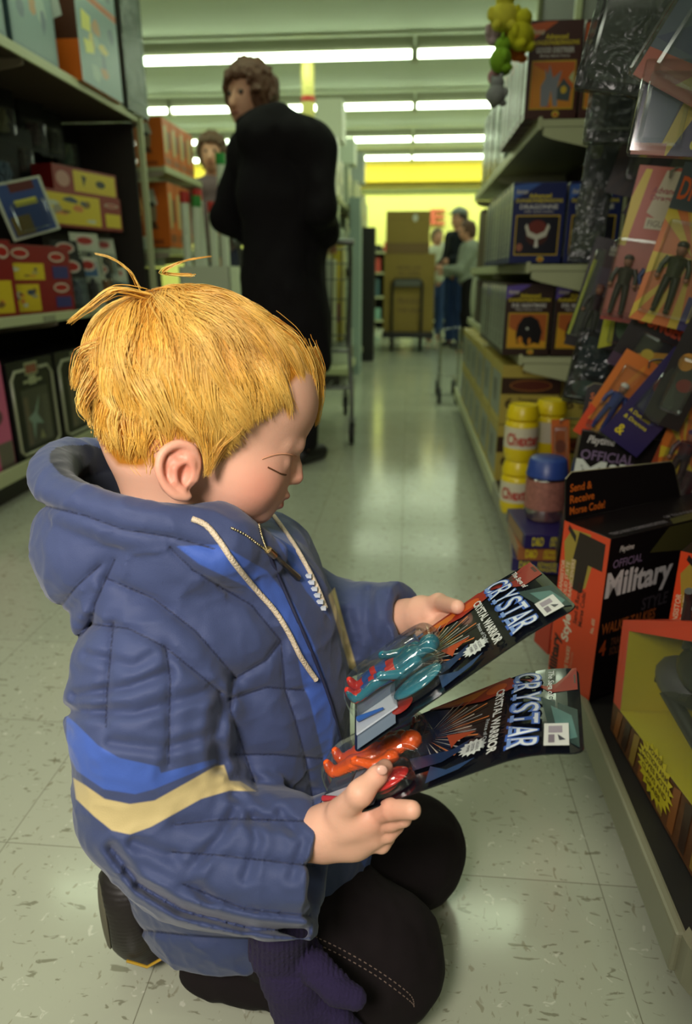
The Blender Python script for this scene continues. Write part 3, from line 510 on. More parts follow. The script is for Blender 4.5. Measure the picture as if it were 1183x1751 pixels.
mil_left = [('r', 0, 0, 1, 1, ORC), ('p', [(.70, .80), (.60, .98), (.2, .97), (.05, .88), (.14, .70), (.4, .62), (.62, .66)][::-1], (150, 130, 50)), ('p', [(.28, .80), (.36, .97), (.92, .96), (.92, .8), (.62, .8), (.56, .62), (.34, .62), (.36, .8)], (36, 22, 20)), ('p', [(.1, .96), (.3, .9), (.3, .94), (.12, .99)], (30, 22, 22)),
            ('t', 'TRANSISTOR', .50-.46, .54, .12, .77, (206, 180, 150), 0, 1), ('t', 'SOLID STATE', .15, .54, .23, .77, (206, 180, 150), 0, 1), ('t', 'TRANSCEIVERS', .26, .54, .34, .80, (206, 180, 150), 0, 1), ('t', 'Style 4', .22, .28, .44, .53, (206, 196, 176), 0, 1, .035), ('t', 'Send & Receive', .44, .42, .53, .68, (60, 24, 20), 0, 1), ('t', 'Morse Code!', .56, .42, .65, .64, (60, 24, 20), 0, 1), ('t', 'No. 605', .84, .42, .91, .51, (206, 180, 150), 0, 1),
            ('t', 'Military', .02, .0, .26, .30, (36, 20, 22), 0, 1, .04), ('t', 'WALKIE TALKIES', .38, .02, .46, .26, (206, 180, 150), 0, 1), ('t', 'BATTERIES NOT INCLUDED', .50, .02, .54, .24, (196, 130, 100), 0, 1)]
def milbox(BRc, z, rz, label, flap=True, rot=None, W_=W_, faces=None):
    uu = np.array([math.cos(rz), math.sin(rz), 0]); vv = np.array([-uu[1], uu[0], 0]); c = np.array([BRc[0], BRc[1], 0])+uu*W_/2+vv*D_/2
    e = box_pack('walkie_talkie_carton', label, 'carton', (c[0], c[1], z), rz, (W_, D_, H_), BLKC, faces or {'front': mil_front, 'left': mil_left, 'top': [('t', 'TWO WAY COMMUNICATION', .05, .1, .45, .2, (120, 110, 116)), ('t', 'UP TO A QUARTER MILE', .5, .25, .9, .34, (120, 110, 116)), ('p', [(.45, .0), (.95, .0), (.9, .3), (.5, .2)], (70, 66, 34))]}, 'walkie talkie cartons', rot=rot)
    if flap:
        mb = MB(); pts = [(-.5*W_, 0), (.40*W_, 0), (.33*W_, .062), (.30*W_, .070), (-.46*W_, .082), (-.5*W_, .072)]; Mf = Matrix.Translation((0, D_/2, H_)) @ Matrix.Rotation(PI/2-.12, 4, 'X') @ Matrix.Diagonal((1, 1, 1, 1))
        mb.prism(pts, -.0012, .0012, BLKC, Mf); mb.tube([(x, y, 0) for x, y in pts[1:]], .0013, mat('board_edge', (150, 140, 110), .7), 5, Mf)
        fm = []
        for q, t in enumerate(('Send &', 'Receive', 'Morse Code!')): fm.append(('t', t, .03+.0*q, .062-.02*q-.014, (.30, .33, .46)[q]*.62, .062-.02*q, (196, 96, 30)))
        for it in fm:
            V, F = text_geo(it[1], .02); mb.add([(-.5*W_+it[2]*W_+(it[4]-it[2])*W_*x, it[3]+(it[5]-it[3])*y, .0016) for x, y in V[:, :2]], F, ink(it[6]), Mf)
        mb.build('top_flap', e)
    return e
milbox((.332, 1.051), .15, rzm, 'open walkie talkie carton with orange side reading Style 4, on the deck edge')
p = ay(975, 742, 1.42)
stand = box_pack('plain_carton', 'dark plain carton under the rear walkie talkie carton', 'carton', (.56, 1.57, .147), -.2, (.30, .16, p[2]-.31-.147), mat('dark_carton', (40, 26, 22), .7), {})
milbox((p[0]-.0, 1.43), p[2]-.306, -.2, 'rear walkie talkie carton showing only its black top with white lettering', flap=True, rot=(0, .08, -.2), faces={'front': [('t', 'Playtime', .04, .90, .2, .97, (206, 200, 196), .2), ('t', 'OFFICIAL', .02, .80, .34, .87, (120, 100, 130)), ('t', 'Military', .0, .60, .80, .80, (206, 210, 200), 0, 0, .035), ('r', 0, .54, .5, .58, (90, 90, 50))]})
p = ax(1160, 1060, .47); milbox((.505, .95), .15, rzm+.35, 'walkie talkie carton at the right frame edge with orange side', flap=False, W_=.24)
rb = box_pack('red_carton', 'red carton with a white octagon beneath the held blue figure card', 'carton', (.318, 1.235, .1535), rzm-.25, (.08, .055, .095), mat('box_red_bright', (170, 44, 26), .4), {'left': [('r', .0, .0, 1, 1, (170, 44, 26))], 'front': [('p', [(.2, .1), (.8, .1), (.96, .35), (.96, .75), (.8, .95), (.2, .95), (.04, .75), (.04, .35)], (196, 196, 160)), ('t', 'SIT', .2, .4, .8, .7, (150, 40, 30), 0, 0, .04), ('t', "'s", .55, .75, .75, .9, (150, 40, 30))]})
# window box with a dark toy
e = empty('window_box', (.36, .83, .1475), 0, 'red edged window box with yellow inside holding a dark toy, at the right frame edge', 'toy box')
o = np.array([.36, .83, .1475]); BL = np.array([.349, .978, .1475])-o; BRr = np.array([.372, .64, .1475])-o; TL = ay(1065, 1060, .97)-o; TR = ay(1260, 1066, .72)-o; dv = np.array([.17, .02, 0.0])
Q = lambda a, b, t=0.0: (BL*(1-a)*(1-b)+BRr*a*(1-b)+TR*a*b+TL*(1-a)*b)+np.array([-t, 0, t*.4])
mb = MB(); REDC = mat('box_red_edge', (206, 62, 34), .35); YIN = mat('yellow_lining', (224, 206, 24), .5); BRN = mat('brown_print', (96, 60, 34), .5, noise=.5, scale=60)
a0, a1, b0, b1 = .09, .97, .26, .915
def quad(A, B, C_, D__, m): mb.add([A, B, C_, D__], [(0, 1, 2, 3)], m)
for (aa, ab, ba, bb, m) in ((0, 1, 0, b0, BRN), (0, 1, b1, 1, REDC), (0, a0, b0, b1, REDC), (a1, 1, b0, b1, REDC)): quad(Q(aa, ba), Q(ab, ba), Q(ab, bb), Q(aa, bb), m)
quad(BL, TL, TL+dv, BL+dv, REDC); quad(TL, TR, TR+dv, TL+dv, REDC); quad(BRr, TR, TR+dv, BRr+dv, REDC); quad(BL, BRr, BRr+dv, BL+dv, REDC); mb.build('carton', e)
mb = MB(); dd = dv*.6; quad(Q(a0, b0)+dd, Q(a1, b0)+dd, Q(a1, b1)+dd, Q(a0, b1)+dd, YIN)
for A, B in ((Q(a0, b0), Q(a0, b1)), (Q(a0, b1), Q(a1, b1)), (Q(a1, b1), Q(a1, b0)), (Q(a1, b0), Q(a0, b0))): quad(A, B, B+dd, A+dd, YIN)
mb.build('lining', e)
mb = MB(); quad(Q(a0, b0, .001), Q(a1, b0, .001), Q(a1, b1, .001), Q(a0, b1, .001), CLEAR); mb.build('window_film', e)
mb = MB(); GT = mat('dark_toy', (40, 36, 36), .35); GG = mat('grey_toy', (84, 80, 84), .45); c0 = Q(.34, .62)+dv*.3
mb.ball(c0, (.035, .055, .03), GG); mb.ball(c0+np.array([.0, -.05, .045]), (.03, .05, .028), GT)
for q in range(5): t = np.array([0, -.10+.03*q, .06+.012*q]); mb.tube([c0+t*.6, c0+t+np.array([0, 0, .01]), c0+t+np.array([-.01, -.01, .03])], [.013, .01, .006], GT)
mb.tube([c0+np.array([0, .05, -.01]), c0+np.array([0, .075, -.03]), c0+np.array([-.01, .08, -.05])], [.012, .012, .008], GT); mb.tube([c0+np.array([-.02, -.08, .02]), c0+np.array([-.03, -.03, -.0]), c0+np.array([-.02, -.12, -.02])], [.01, .012, .01], GT); mb.build('dark_figure', e)
mb = MB(); st = []; n = 22; cx, cz = .50, .17
for i in range(2*n): rr = 1 if i % 2 else .78; st.append((cx+.18*rr*math.cos(PI*i/n), cz+.15*rr*math.sin(PI*i/n)))
mb.add([Q(a, b, .0012) for a, b in st], [list(range(len(st)))], ink((206, 190, 40)))
for q, t in enumerate(('POWER', 'ACTION ARM', 'MOVES BOTH', 'CLAWS AND', 'GRABS')):
    V, F = text_geo(t, .02); hw = (.07, .12, .14, .12, .07)[q]; mb.add([Q(cx-hw+2*hw*x, cz+.085-.045*q+.03*y-.0, .0016) for x, y in V[:, :2]], F, ink((90, 70, 24)))
for q in range(9): a = .04+.1*q; mb.add([Q(a, .02, .0008), Q(a+.05, .02, .0008), Q(a+.09, .26, .0008), Q(a+.03, .24, .0008)], [(0, 1, 2, 3)], ink(((140, 84, 40), (60, 40, 30), (150, 120, 50))[q % 3]))
mb.build('printed_panel', e)
box_pack('toy_box', 'orange and brown box at the lower right frame edge beside the window box', 'toy box', (.475, .56, .1475), .05, (.16, .10, .20), mat('box_rust', (150, 90, 50), .4), {'front': pic(31, 0, 0, 1, 1, [(170, 84, 34), (84, 60, 90), (196, 150, 60), (70, 50, 34)], 8), 'left': pic(32, 0, 0, 1, 1, [(150, 74, 30), (84, 60, 90), (196, 150, 60), (70, 50, 34)], 8)})

# ---------------------------------------------------------------- cards hanging from the near right pegboard
def little_figure(name, c1, c2, hat, s=1.0, parent=None, loc=(0, 0, 0), pose=0):
    mb = MB(); a = mat('figure_paint', c1, .35); b = mat('figure_legs', c2, .35); h = mat('figure_hat', hat, .4); k = mat('figure_skin', (150, 100, 76), .5)
    mb.ball((0, 0, .088), (.0075, .008, .0095), k).ball((0, 0.001, .094), (.0085, .009, .006), h)
    mb.tube([(0, 0, .080), (0, 0, .077), (0, 0, .062), (0, 0, .050)], [.004, .013, .011, .010], a, 10)
    for q in (-1, 1):
        mb.tube([(q*.013, 0, .076), (q*.019, -.001, .064), (q*(.020-.006*pose), -.006, .052)], [.0048, .004, .0034], a, 8); mb.tube([(q*.0055, 0, .052), (q*.008, -.001, .028), (q*.009, 0, .006)], [.0062, .005, .0044], b, 8); mb.ball((q*.009, -.004, .003), (.0045, .008, .0035), b, 8)
        mb.ball((q*(.020-.006*pose), -.007, .049), .0038, k, 8)
    o = mb.build(name, parent, loc); o.scale = (s, s, s); return o
def hang(px, py, Y, w, h, yaw, roll, label, body, items, fig=None, bl=(.5, .36, .55, .5), grp='carded figures hanging on the near right pegboard', wrap=False, pitch=0.0, dep=.03, hook=True):
    p = ay(px, py, Y); e = empty('carded_figure', tuple(p), 0, label, 'carded figure', grp, rot=(pitch, roll, yaw))
    mb = MB(); mb.box((0, 0, 0), (w, .0014, h), body); mb.build('card', e)
    T = Matrix.Translation((0, 0, -h/2)); pm = MB(); paint(pm, items, w, h, T @ face_M((w, .0014, h), 'front')); pm.build('printed_panel', e)
    cx, cz, bw, bh = bl
    MB().box(((cx-.5)*w, -dep/2-.001, (cz-.5)*h), (bw*w, dep, bh*h), CLEAR, bev=.006).build('blister', e)
    if fig:
        for i, f in enumerate(fig): little_figure('figure', f[0], f[1], f[2], f[4] if len(f) > 4 else 1.05, e, ((cx-.5)*w+f[3], -dep*.55, (cz-bh/2-.5)*h+.006), i % 2)
    if wrap: MB().box((0, -.012, 0), (w*1.08, .03, h*1.06), FILM if wrap == 1 else CLEAR, bev=.004).build('plastic_bag', e)
    if hook:
        q = Vector((0, .0, h*.45)); Me = Matrix.LocRotScale(Vector(p), Euler((pitch, roll, yaw)), None); t = Me @ q
        tag(MB().tube([(0, 0, 0), (0, 0, .012), (.01, 0, .016), (.675-t.x, 0.0, .016)], .0022, CHROME, 6).build('peg_hook', loc=(t.x, t.y-.004, t.z-.004)), 'chrome peg hook carrying the %s' % ' '.join(label.split(',')[0].split()[:11]), 'hook', 'peg hooks on the near right pegboard')
    return e
OY = (206, 110, 34); YE = (206, 176, 40); RD = (170, 50, 34); DP = mat('card_purple', (40, 28, 80), .35); DO = mat('card_orange', (196, 96, 34), .35); DR = mat('card_red', (160, 60, 50), .35); DB = mat('card_dark', (28, 20, 24), .3)
burst = lambda bg, c: [('r', 0, 0, 1, 1, bg)]+[('p', [(.5, .45), (.5+.9*math.cos(a), .45+.9*math.sin(a)), (.5+.9*math.cos(a+.16), .45+.9*math.sin(a+.16))], c) for a in [2*PI*k/16 for k in range(16)]]
def clampi(it):
    out = []
    for q in it: out.append(('p', [(min(1, max(0, x)), min(1, max(0, z))) for x, z in q[1]], q[2]) if q[0] == 'p' else q)
    return out
B1 = clampi(burst(OY, YE))
hang(1110, 425, 1.50, .115, .29, -.34, .14, 'pale red topped card with yellow side, two figures in its bubble', DR, [('r', .0, 0, 1, 1, (176, 84, 62)), ('p', [(0, .5), (.10, .5), (.22, .98), (.12, .98), (0, .8)], YE), ('p', [(.45, .98), (1, .98), (1, .72), (.8, .62), (.3, .72)], (190, 176, 150)), ('p', [(.6, 0), (1, 0), (1, .62)], OY), ('p', [(.85, 0), (1, 0), (1, .62), (.9, .6)], YE), ('t', 'Advanced', .3, .84, .8, .88, (150, 60, 60)), ('t', 'Dragons', .3, .79, .8, .83, (150, 60, 60)), ('r', .32, .62, .78, .69, (190, 180, 150)), ('t', 'FIGURE', .36, .635, .74, .675, (120, 110, 90)), ('r', 0, 0, 1, .07, (150, 50, 30))],
     [((50, 46, 36), (46, 40, 34), (60, 50, 40), -.026, 1.15), ((34, 50, 110), (30, 40, 100), (196, 190, 170), .024, 1.2)], (.46, .29, .95, .52), dep=.034)
hang(1190, 430, 1.36, .14, .27, -.34, .22, 'orange and yellow burst card with an olive figure at the right frame edge', DO, B1+[('r', 0, .72, 1, 1, (70, 76, 80)), ('t', 'DRAGONS', .05, .78, .9, .92, (206, 90, 40)), ('e', .55, .62, .16, .05, (214, 176, 30)), ('e', .55, .62, .09, .03, (60, 50, 40)), ('r', .62, .0, 1, .22, (46, 34, 96)), ('t', 'D&D', .7, .05, .82, .18, (214, 190, 30))],
     [((52, 56, 34), (40, 42, 28), (40, 40, 28), -.012, 1.25)], (.42, .36, .7, .6))
hang(1168, 192, 1.02, .105, .10, -.30, .10, 'bagged card with blue and yellow side over a purple base, lower of two', DP, [('p', [(0, 0), (.3, 0), (.55, 1), (.1, 1)], (70, 84, 110)), ('p', [(.3, 0), (.42, 0), (.9, 1), (.6, 1)], YE), ('p', [(.42, 0), (1, 0), (1, 1), (.9, 1)], (40, 26, 76)), ('r', 0, .0, .4, .14, (180, 90, 60)), ('t', 'A DUNGEON', .72, .42, .96, .50, (206, 190, 40)), ('t', 'DRAGONS', .70, .32, .96, .40, (206, 190, 40)), ('t', '&', .66, .08, .78, .30, (206, 190, 40)), ('p', [(.75, .6), (1, .62), (1, .9), (.85, .85)], (120, 34, 40))], None, (.3, .5, .5, .8), wrap=2)
hang(1212, 90, 1.00, .13, .11, -.30, .52, 'bagged card with slate stripe and orange lower edge, upper of two', DO, [('r', 0, 0, 1, 1, (80, 92, 106)), ('p', [(0, 0), (1, 0), (1, .4), (0, .3)], (190, 80, 40)), ('p', [(.4, .1), (1, .2), (1, .5), (.6, .4)], (206, 170, 40)), ('p', [(0, .4), (.5, .9), (.9, 1), (1, .8), (.4, .4)], (60, 70, 100))], None, (.5, .5, .7, .8), wrap=2)
hang(1064, 690, 1.42, .105, .19, -.25, .46, 'yellow and orange card holding a blue figure with white hat', DO, clampi([('r', 0, 0, 1, 1, OY), ('p', [(.55, 0), (1, 0), (1, 1), (.75, 1)], YE), ('p', [(0, 0), (.55, 0), (.3, .3), (0, .35)], (206, 70, 34)), ('p', [(.2, .0), (.5, .0), (.7, .6), (.6, .6)], (214, 150, 40)), ('p', [(.1, .2), (.2, .2), (.5, .9), (.45, .95)], (214, 130, 40))]),
     [((34, 50, 116), (30, 40, 104), (206, 200, 190), -.008, 1.05)], (.42, .5, .6, .75))
hang(1120, 690, 1.34, .085, .20, -.25, .58, 'deep purple card edge with yellow lettering leaning by the yellow card', DP, [('t', 'A Dungeons', .15, .30, .75, .35, (206, 190, 40)), ('t', '& Dragons', .15, .23, .75, .28, (206, 190, 40)), ('t', '&', .2, .08, .4, .18, (214, 190, 30)), ('e', .5, .66, .32, .1, (120, 50, 50)), ('e', .5, .72, .2, .06, (60, 34, 40)), ('p', [(.7, .3), (.95, .4), (.95, .7), (.8, .6)], (60, 64, 120))], None, (.5, .62, .7, .5))
hang(1128, 598, 1.44, .155, .13, -.25, .42, 'dark card with rough red lettering and a white price sticker', DB, [('t', 'DUNGEONS', .08, .72, .9, .92, (176, 64, 36), 0, 0, .05), ('p', [(.2, .25), (.4, .4), (.62, .5), (.7, .4), (.5, .25), (.3, .12)], (196, 140, 40)), ('e', .4, .36, .08, .08, (206, 176, 50)), ('e', .72, .5, .1, .08, (196, 150, 60)), ('p', [(.82, .62), (.95, .64), (.95, .86), (.82, .84)], (206, 200, 186)), ('p', [(.76, .42), (.9, .44), (.9, .64), (.76, .62)], (206, 200, 186)), ('r', .0, .0, .3, .2, (60, 34, 60))], None, (.5, .4, .6, .5))
hang(1172, 765, 1.34, .09, .20, -.25, .26, 'orange burst card with a dark winged figure low at the right frame edge', DO, B1+[('p', [(0, 0), (.25, 0), (0, .5)], (150, 60, 30)), ('r', .6, .0, 1, .3, (60, 26, 30))], [((36, 28, 40), (50, 26, 30), (50, 60, 110), .0, 1.2)], (.5, .42, .7, .7))
hang(1172, 640, 1.3, .07, .2, -.3, .3, 'dark red card filling the gap at the right frame edge', DB, [('e', .4, .6, .2, .08, (190, 130, 40)), ('e', .6, .4, .2, .06, (120, 40, 34))], None, (.5, .4, .6, .5))
hang(1022, 505, 1.75, .085, .25, -.2, .20, 'dull grey blister card hanging in shade beside the shelf ends', DB, [('p', [(0, .1), (.08, .1), (.2, .8), (.1, .8)], (150, 160, 40)), ('r', .45, .86, .9, .94, (150, 146, 130)), ('r', .3, .3, .7, .75, (52, 40, 60)), ('r', .5, .06, .9, .2, (80, 74, 80))], [((46, 36, 44), (40, 34, 40), (120, 70, 60), 0, 1.2)], (.5, .5, .8, .8))
hang(1018, 330, 1.85, .07, .30, -.2, .08, 'narrow dark blister card with crinkled sheen above the middle shelf', DB, [('r', .1, .3, .9, .6, (46, 40, 50)), ('e', .3, .8, .2, .06, (120, 120, 60))], None, (.5, .5, .9, .9), wrap=True)
hang(1058, 560, 1.62, .07, .10, -.2, .1, 'small green carded item behind the red lettered card', DB, [('p', [(0, .0), (.4, .1), (.3, 1), (0, .9)], (170, 170, 40)), ('e', .65, .55, .25, .3, (70, 90, 60))], None, (.5, .4, .6, .5))
hang(1010, 630, 1.7, .09, .16, -.2, .15, 'slate blue carded item below the lowest shelf end', DB, [('r', .1, .4, .9, .95, (60, 74, 84)), ('t', 'ACTION', .15, .75, .7, .83, (120, 130, 130)), ('e', .5, .2, .35, .12, (130, 150, 140))], None, (.5, .3, .9, .5), wrap=True)
hang(1110, 60, 1.25, .16, .16, -.3, .2, 'glossy black bag with pale glints hanging at the top right', DB, [('p', [(.3, 0), (.6, 0), (.9, 1), (.6, 1)], (40, 50, 46))], None, (.5, .5, .9, .9), wrap=True)
hang(1062, 110, 1.55, .09, .26, -.3, .05, 'black glossy blister pack in front of the second maroon box', DB, [('r', .1, .1, .6, .5, (40, 34, 34))], None, (.5, .5, .9, .9), wrap=True)
hang(958, 775, 1.98, .05, .20, -.2, -.1, 'orange carded item squeezed between the jars and the rear carton', DO, [('e', .5, .6, .3, .1, (120, 60, 40)), ('r', .1, .1, .9, .4, (90, 50, 60))], None, (.5, .5, .8, .8))
for i, (px, py, Y) in enumerate(((1150, 840, 1.5), (1165, 480, 1.75), (1120, 250, 1.75), (1095, 500, 1.85), (1170, 300, 1.6))):
    hang(px, py, Y, .14, .22, -.2, .05+.1*i, 'half hidden dark blister card %s on the near pegboard' % ('low behind the rear carton', 'between the burst cards', 'in the dark gap under the bags', 'behind the two figure card', 'under the bagged cards')[i], DB, clampi(burst((34, 24, 26), (44, 30, 28))), None, (.5, .4, .6, .5))
# hanging plush toys
for i, (px, py, rr, c, l) in enumerate(((862, 22, .045, (206, 196, 60), 'yellow plush toy topmost in the hanging cluster'), (850, 52, .040, (176, 150, 160), 'pinkish grey plush toy with ears in the hanging cluster'), (890, 55, .045, (196, 190, 30), 'bright yellow plush toy behind the cluster'), (884, 80, .036, (214, 110, 30), 'orange plush toy in the hanging cluster'), (856, 97, .040, (120, 160, 30), 'lime green plush toy in the middle of the cluster'), (846, 128, .026, (170, 116, 126), 'small dusky pink plush toy near the cluster bottom'), (848, 158, .034, (130, 130, 130), 'grey plush toy at the bottom of the cluster'))):
    p = ay(px, py, 2.36+.05*(i % 2)); e = empty('plush_toy', tuple(p), .4*i, l, 'plush toy', 'plush toys hanging at the top right shelf'); m = mat('plush', c, .95, noise=.15, scale=60, bump=.6)
    MB().ball((0, 0, -.2*rr), (rr*.9, rr*.8, rr*.85), m).build('body', e); MB().ball((0, -.1*rr, rr*.7), (rr*.62, rr*.6, rr*.55), m).build('head', e)
    for q in (-1, 1):
        MB().ball((q*rr*.45, 0, rr*1.15), (rr*.22, rr*.14, rr*.28), m, 10).build('ear', e); MB().ball((q*rr*.8, -.2*rr, -.1*rr), (rr*.3, rr*.25, rr*.42), m, 10).build('arm', e); MB().ball((q*rr*.45, -.4*rr, -rr*.8), (rr*.32, rr*.45, rr*.3), m, 10).build('leg', e)

# ================================================================ carts, hand truck
def cart(loc, rz, label, s=1.0):
    e = empty('shopping_cart', loc, rz, label, 'shopping cart'); e.scale = (s,)*3      # handle end faces -y; x -0.28..0.28, y 0..0.85
    mb = MB(); wr = .0034; xs = lambda t: .275-.05*t; y0, y1, zt = .03, .82, .97
    CHROME = mat('cart_wire', (120, 122, 118), .35, metal=.8)
    def P(sx, t, k): return (sx*(xs(t)-.02*(1-k)), y0+(y1-y0)*t+(.06*(1-k) if t < .5 else -.05*(1-k))*1.0, .50+(zt-.5-.08*t)*k)
    for sx in (-1, 1):
        for i in range(15): t = i/14; mb.tube([P(sx, t, 0), P(sx, t, 1)], wr, CHROME, 5)
        for k in (0, .12, .3, .5, .7, .86, 1): mb.tube([P(sx, 0, k), P(sx, 1, k)], wr if 0 < k < 1 else .0045, CHROME, 5)
    for t in (0, 1):
        for i in range(13): a = -1+2*i/12; q0 = P(1, t, 0); q1 = P(1, t, 1); mb.tube([(q0[0]*a, q0[1], q0[2]), (q1[0]*a, q1[1], q1[2])], wr, CHROME, 5)
        for k in (0, .12, .3, .5, .7, .86, 1): mb.tube([P(-1, t, k), P(1, t, k)], wr if 0 < k < 1 else .0045, CHROME, 5)
    for i in range(13): a = -1+2*i/12; q0 = P(1, 0, 0); q1 = P(1, 1, 0); mb.tube([(q0[0]*a, q0[1], .5), (q1[0]*a, q1[1], .5)], wr, CHROME, 5)
    for i in range(9): t = i/8; mb.tube([P(-1, t, 0), P(1, t, 0)], wr, CHROME, 5)
    mb.build('wire_basket', e)
    fr = MB()
    for sx in (-1, 1): fr.tube([(sx*.27, -.02, 1.0), (sx*.27, .03, .93), (sx*.265, .06, .5), (sx*.27, .04, .40), (sx*.28, .0, .30), (sx*.28, .0, .12)], .011, CHROME, 10); fr.tube([(sx*.28, .0, .30), (sx*.24, .3, .26), (sx*.2, .78, .22), (sx*.2, .82, .12)], .011, CHROME, 10); fr.tube([(sx*.265, .06, .48), (sx*.22, .75, .48)], .009, CHROME, 8)
    for z, y in ((.48, .06), (.30, .0), (.26, .30)): fr.tube([(-.27, y, z), (.27, y, z)], .009, CHROME, 8)
    for i in range(7): fr.tube([(-.21+.07*i, .02, .29), (-.18+.06*i, .78, .22)], .003, CHROME, 5)
    fr.build('frame', e)
    MB().tube([(-.23, -.03, 1.0), (.12, -.03, 1.0)], .014, mat('red_handle', (176, 34, 34), .35), 12).tube([(-.29, -.03, 1.0), (-.23, -.03, 1.0)], .016, CHROME, 12).tube([(.12, -.03, 1.0), (.29, -.03, 1.0)], .016, CHROME, 12).build('handle', e)
    for sx, y in ((-.28, 0), (.28, 0), (-.2, .82), (.2, .82)):
        w = MB().tube([(sx-.012, y+.02, .062), (sx+.012, y+.02, .062)], .06, mat('rubber', (30, 28, 28), .7), 20).build('wheel', e)
        MB().tube([(sx-.014, y+.02, .062), (sx+.014, y+.02, .062)], .03, CHROME, 12).build('hub', w)
        MB().box((sx-.018, y+.01, .10), (.003, .04, .09), CHROME).box((sx+.018, y+.01, .10), (.003, .04, .09), CHROME).box((sx, y+.0, .14), (.04, .04, .006), CHROME).build('caster_fork', e)
    return e
cart((-.56, 3.53, 0), .03, 'shopping cart with red handle loaded with white boxes beside the black coated woman')
r = random.Random(9)
for i, (x, y, z, w, d, h, c, rr, l) in enumerate(((-.60, 3.62, .507, .10, .22, .30, (206, 206, 186), .2, 'white box leaning at the left inside the cart'), (-.42, 3.55, .507, .09, .12, .42, (196, 200, 180), -.1, 'tall white box at the right inside the cart'), (-.49, 3.68, .507, .09, .25, .34, (190, 190, 170), .1, 'white box in the middle of the cart'),
    (-.375, 3.72, .507, .05, .10, .50, (196, 176, 50), 0, 'narrow yellow box standing at the right cart side'), (-.60, 3.90, .507, .16, .16, .50, (176, 180, 160), .2, 'pale box at the front left of the cart'), (-.43, 3.92, .507, .12, .16, .52, (206, 200, 150), -.2, 'cream box rising above the front of the cart'), (-.50, 4.05, .507, .1, .06, .46, (120, 130, 110), .1, 'grey green box at the cart front'))):
    box_pack('carton', l, 'carton', (x-.01, y+.17, z), rr, (w, d, h), mat('package', c, .45), {'front': [('r', .2, .2, .8, .4, r.choice(((100, 110, 120), (150, 90, 70), (190, 180, 60))))]}, 'cartons in the shopping cart')
p = ay(800, 640, 4.6)
cart((.50-.32, 4.7, 0), -.5, 'small part of a chrome shopping cart at the right shelving', .8) if False else None
e = empty('wire_trolley', (.32, 4.80, 0), 0, 'chrome wire trolley with dark wheels parked against the right base deck', 'trolley')
mb = MB(); mb.tube([(-.09, 0, .12), (-.10, 0, .50), (.03, 0, .52), (.03, 0, .12)], .009, CHROME, 8); mb.tube([(-.09, 0, .14), (-.09, .4, .14), (.03, .4, .14), (.03, 0, .14)], .008, CHROME, 8)
for k in range(6): mb.tube([(-.10, 0, .16+.06*k), (-.09, .4, .16+.05*k)], .003, CHROME, 5)
mb.build('frame', e)
for x, y in ((-.09, 0), (.03, 0), (-.09, .4), (.03, .4)): MB().tube([(x-.012, y, .06), (x+.012, y, .06)], .055, mat('rubber', (30, 28, 28), .7), 16).build('wheel', e)
# hand truck with two brown cartons
CARD = mat('cardboard', (146, 122, 54), .7, noise=.06, scale=12); TYP = (110, 84, 40)
e = empty('platform_truck', (0, 8.45, 0), 0, 'black platform truck carrying brown cartons in the middle of the far aisle', 'trolley')
BM = mat('black_steel', (26, 22, 24), .4)
MB().box((0, .1, .19), (.60, .7, .06), BM, bev=.01).build('platform', e)
MB().tube([(-.19, -.16, .2), (-.19, -.16, .77), (-.16, -.16, .80), (.12, -.16, .80), (.15, -.16, .77), (.15, -.16, .2)], .016, BM, 10).build('push_frame', e)
MB().box((-.02, -.17, .76), (.30, .03, .07), mat('grey_pad', (96, 96, 88), .5), bev=.01).build('handle_pad', e)
for x in (-.19, .15):
    for y in (-.1, .35): MB().tube([(x-.02, y, .07), (x+.02, y, .07)], .07, mat('rubber', (30, 28, 28), .7), 20).build('wheel', e); MB().box((x, y, .14), (.05, .08, .06), BM).build('wheel_bracket', e)
box_pack('brown_carton', 'tall brown carton printed with dark lettering on the platform truck', 'carton', (0, 8.55, .222), 0, (.58, .45, .86), CARD, {'front': [('t', 'MODEL LARK', .26, .80, .74, .85, TYP), ('t', '8 L-2250', .3, .72, .7, .78, TYP), ('t', 'FRAGILE', .28, .36, .72, .44, TYP), ('t', 'THIS SIDE', .26, .25, .74, .31, TYP)]})
box_pack('brown_carton', 'upper brown carton with a white sticker resting on the tall one', 'carton', (-.03, 8.53, 1.084), 0, (.49, .42, .44), CARD, {'front': [('r', 0, .80, 1, .81, (110, 90, 40)), ('r', 0, 0, 1, .24, (120, 92, 44)), ('e', .66, .84, .06, .09, (206, 206, 190)), ('r', .0, .24, 1, .25, (100, 80, 34))]})
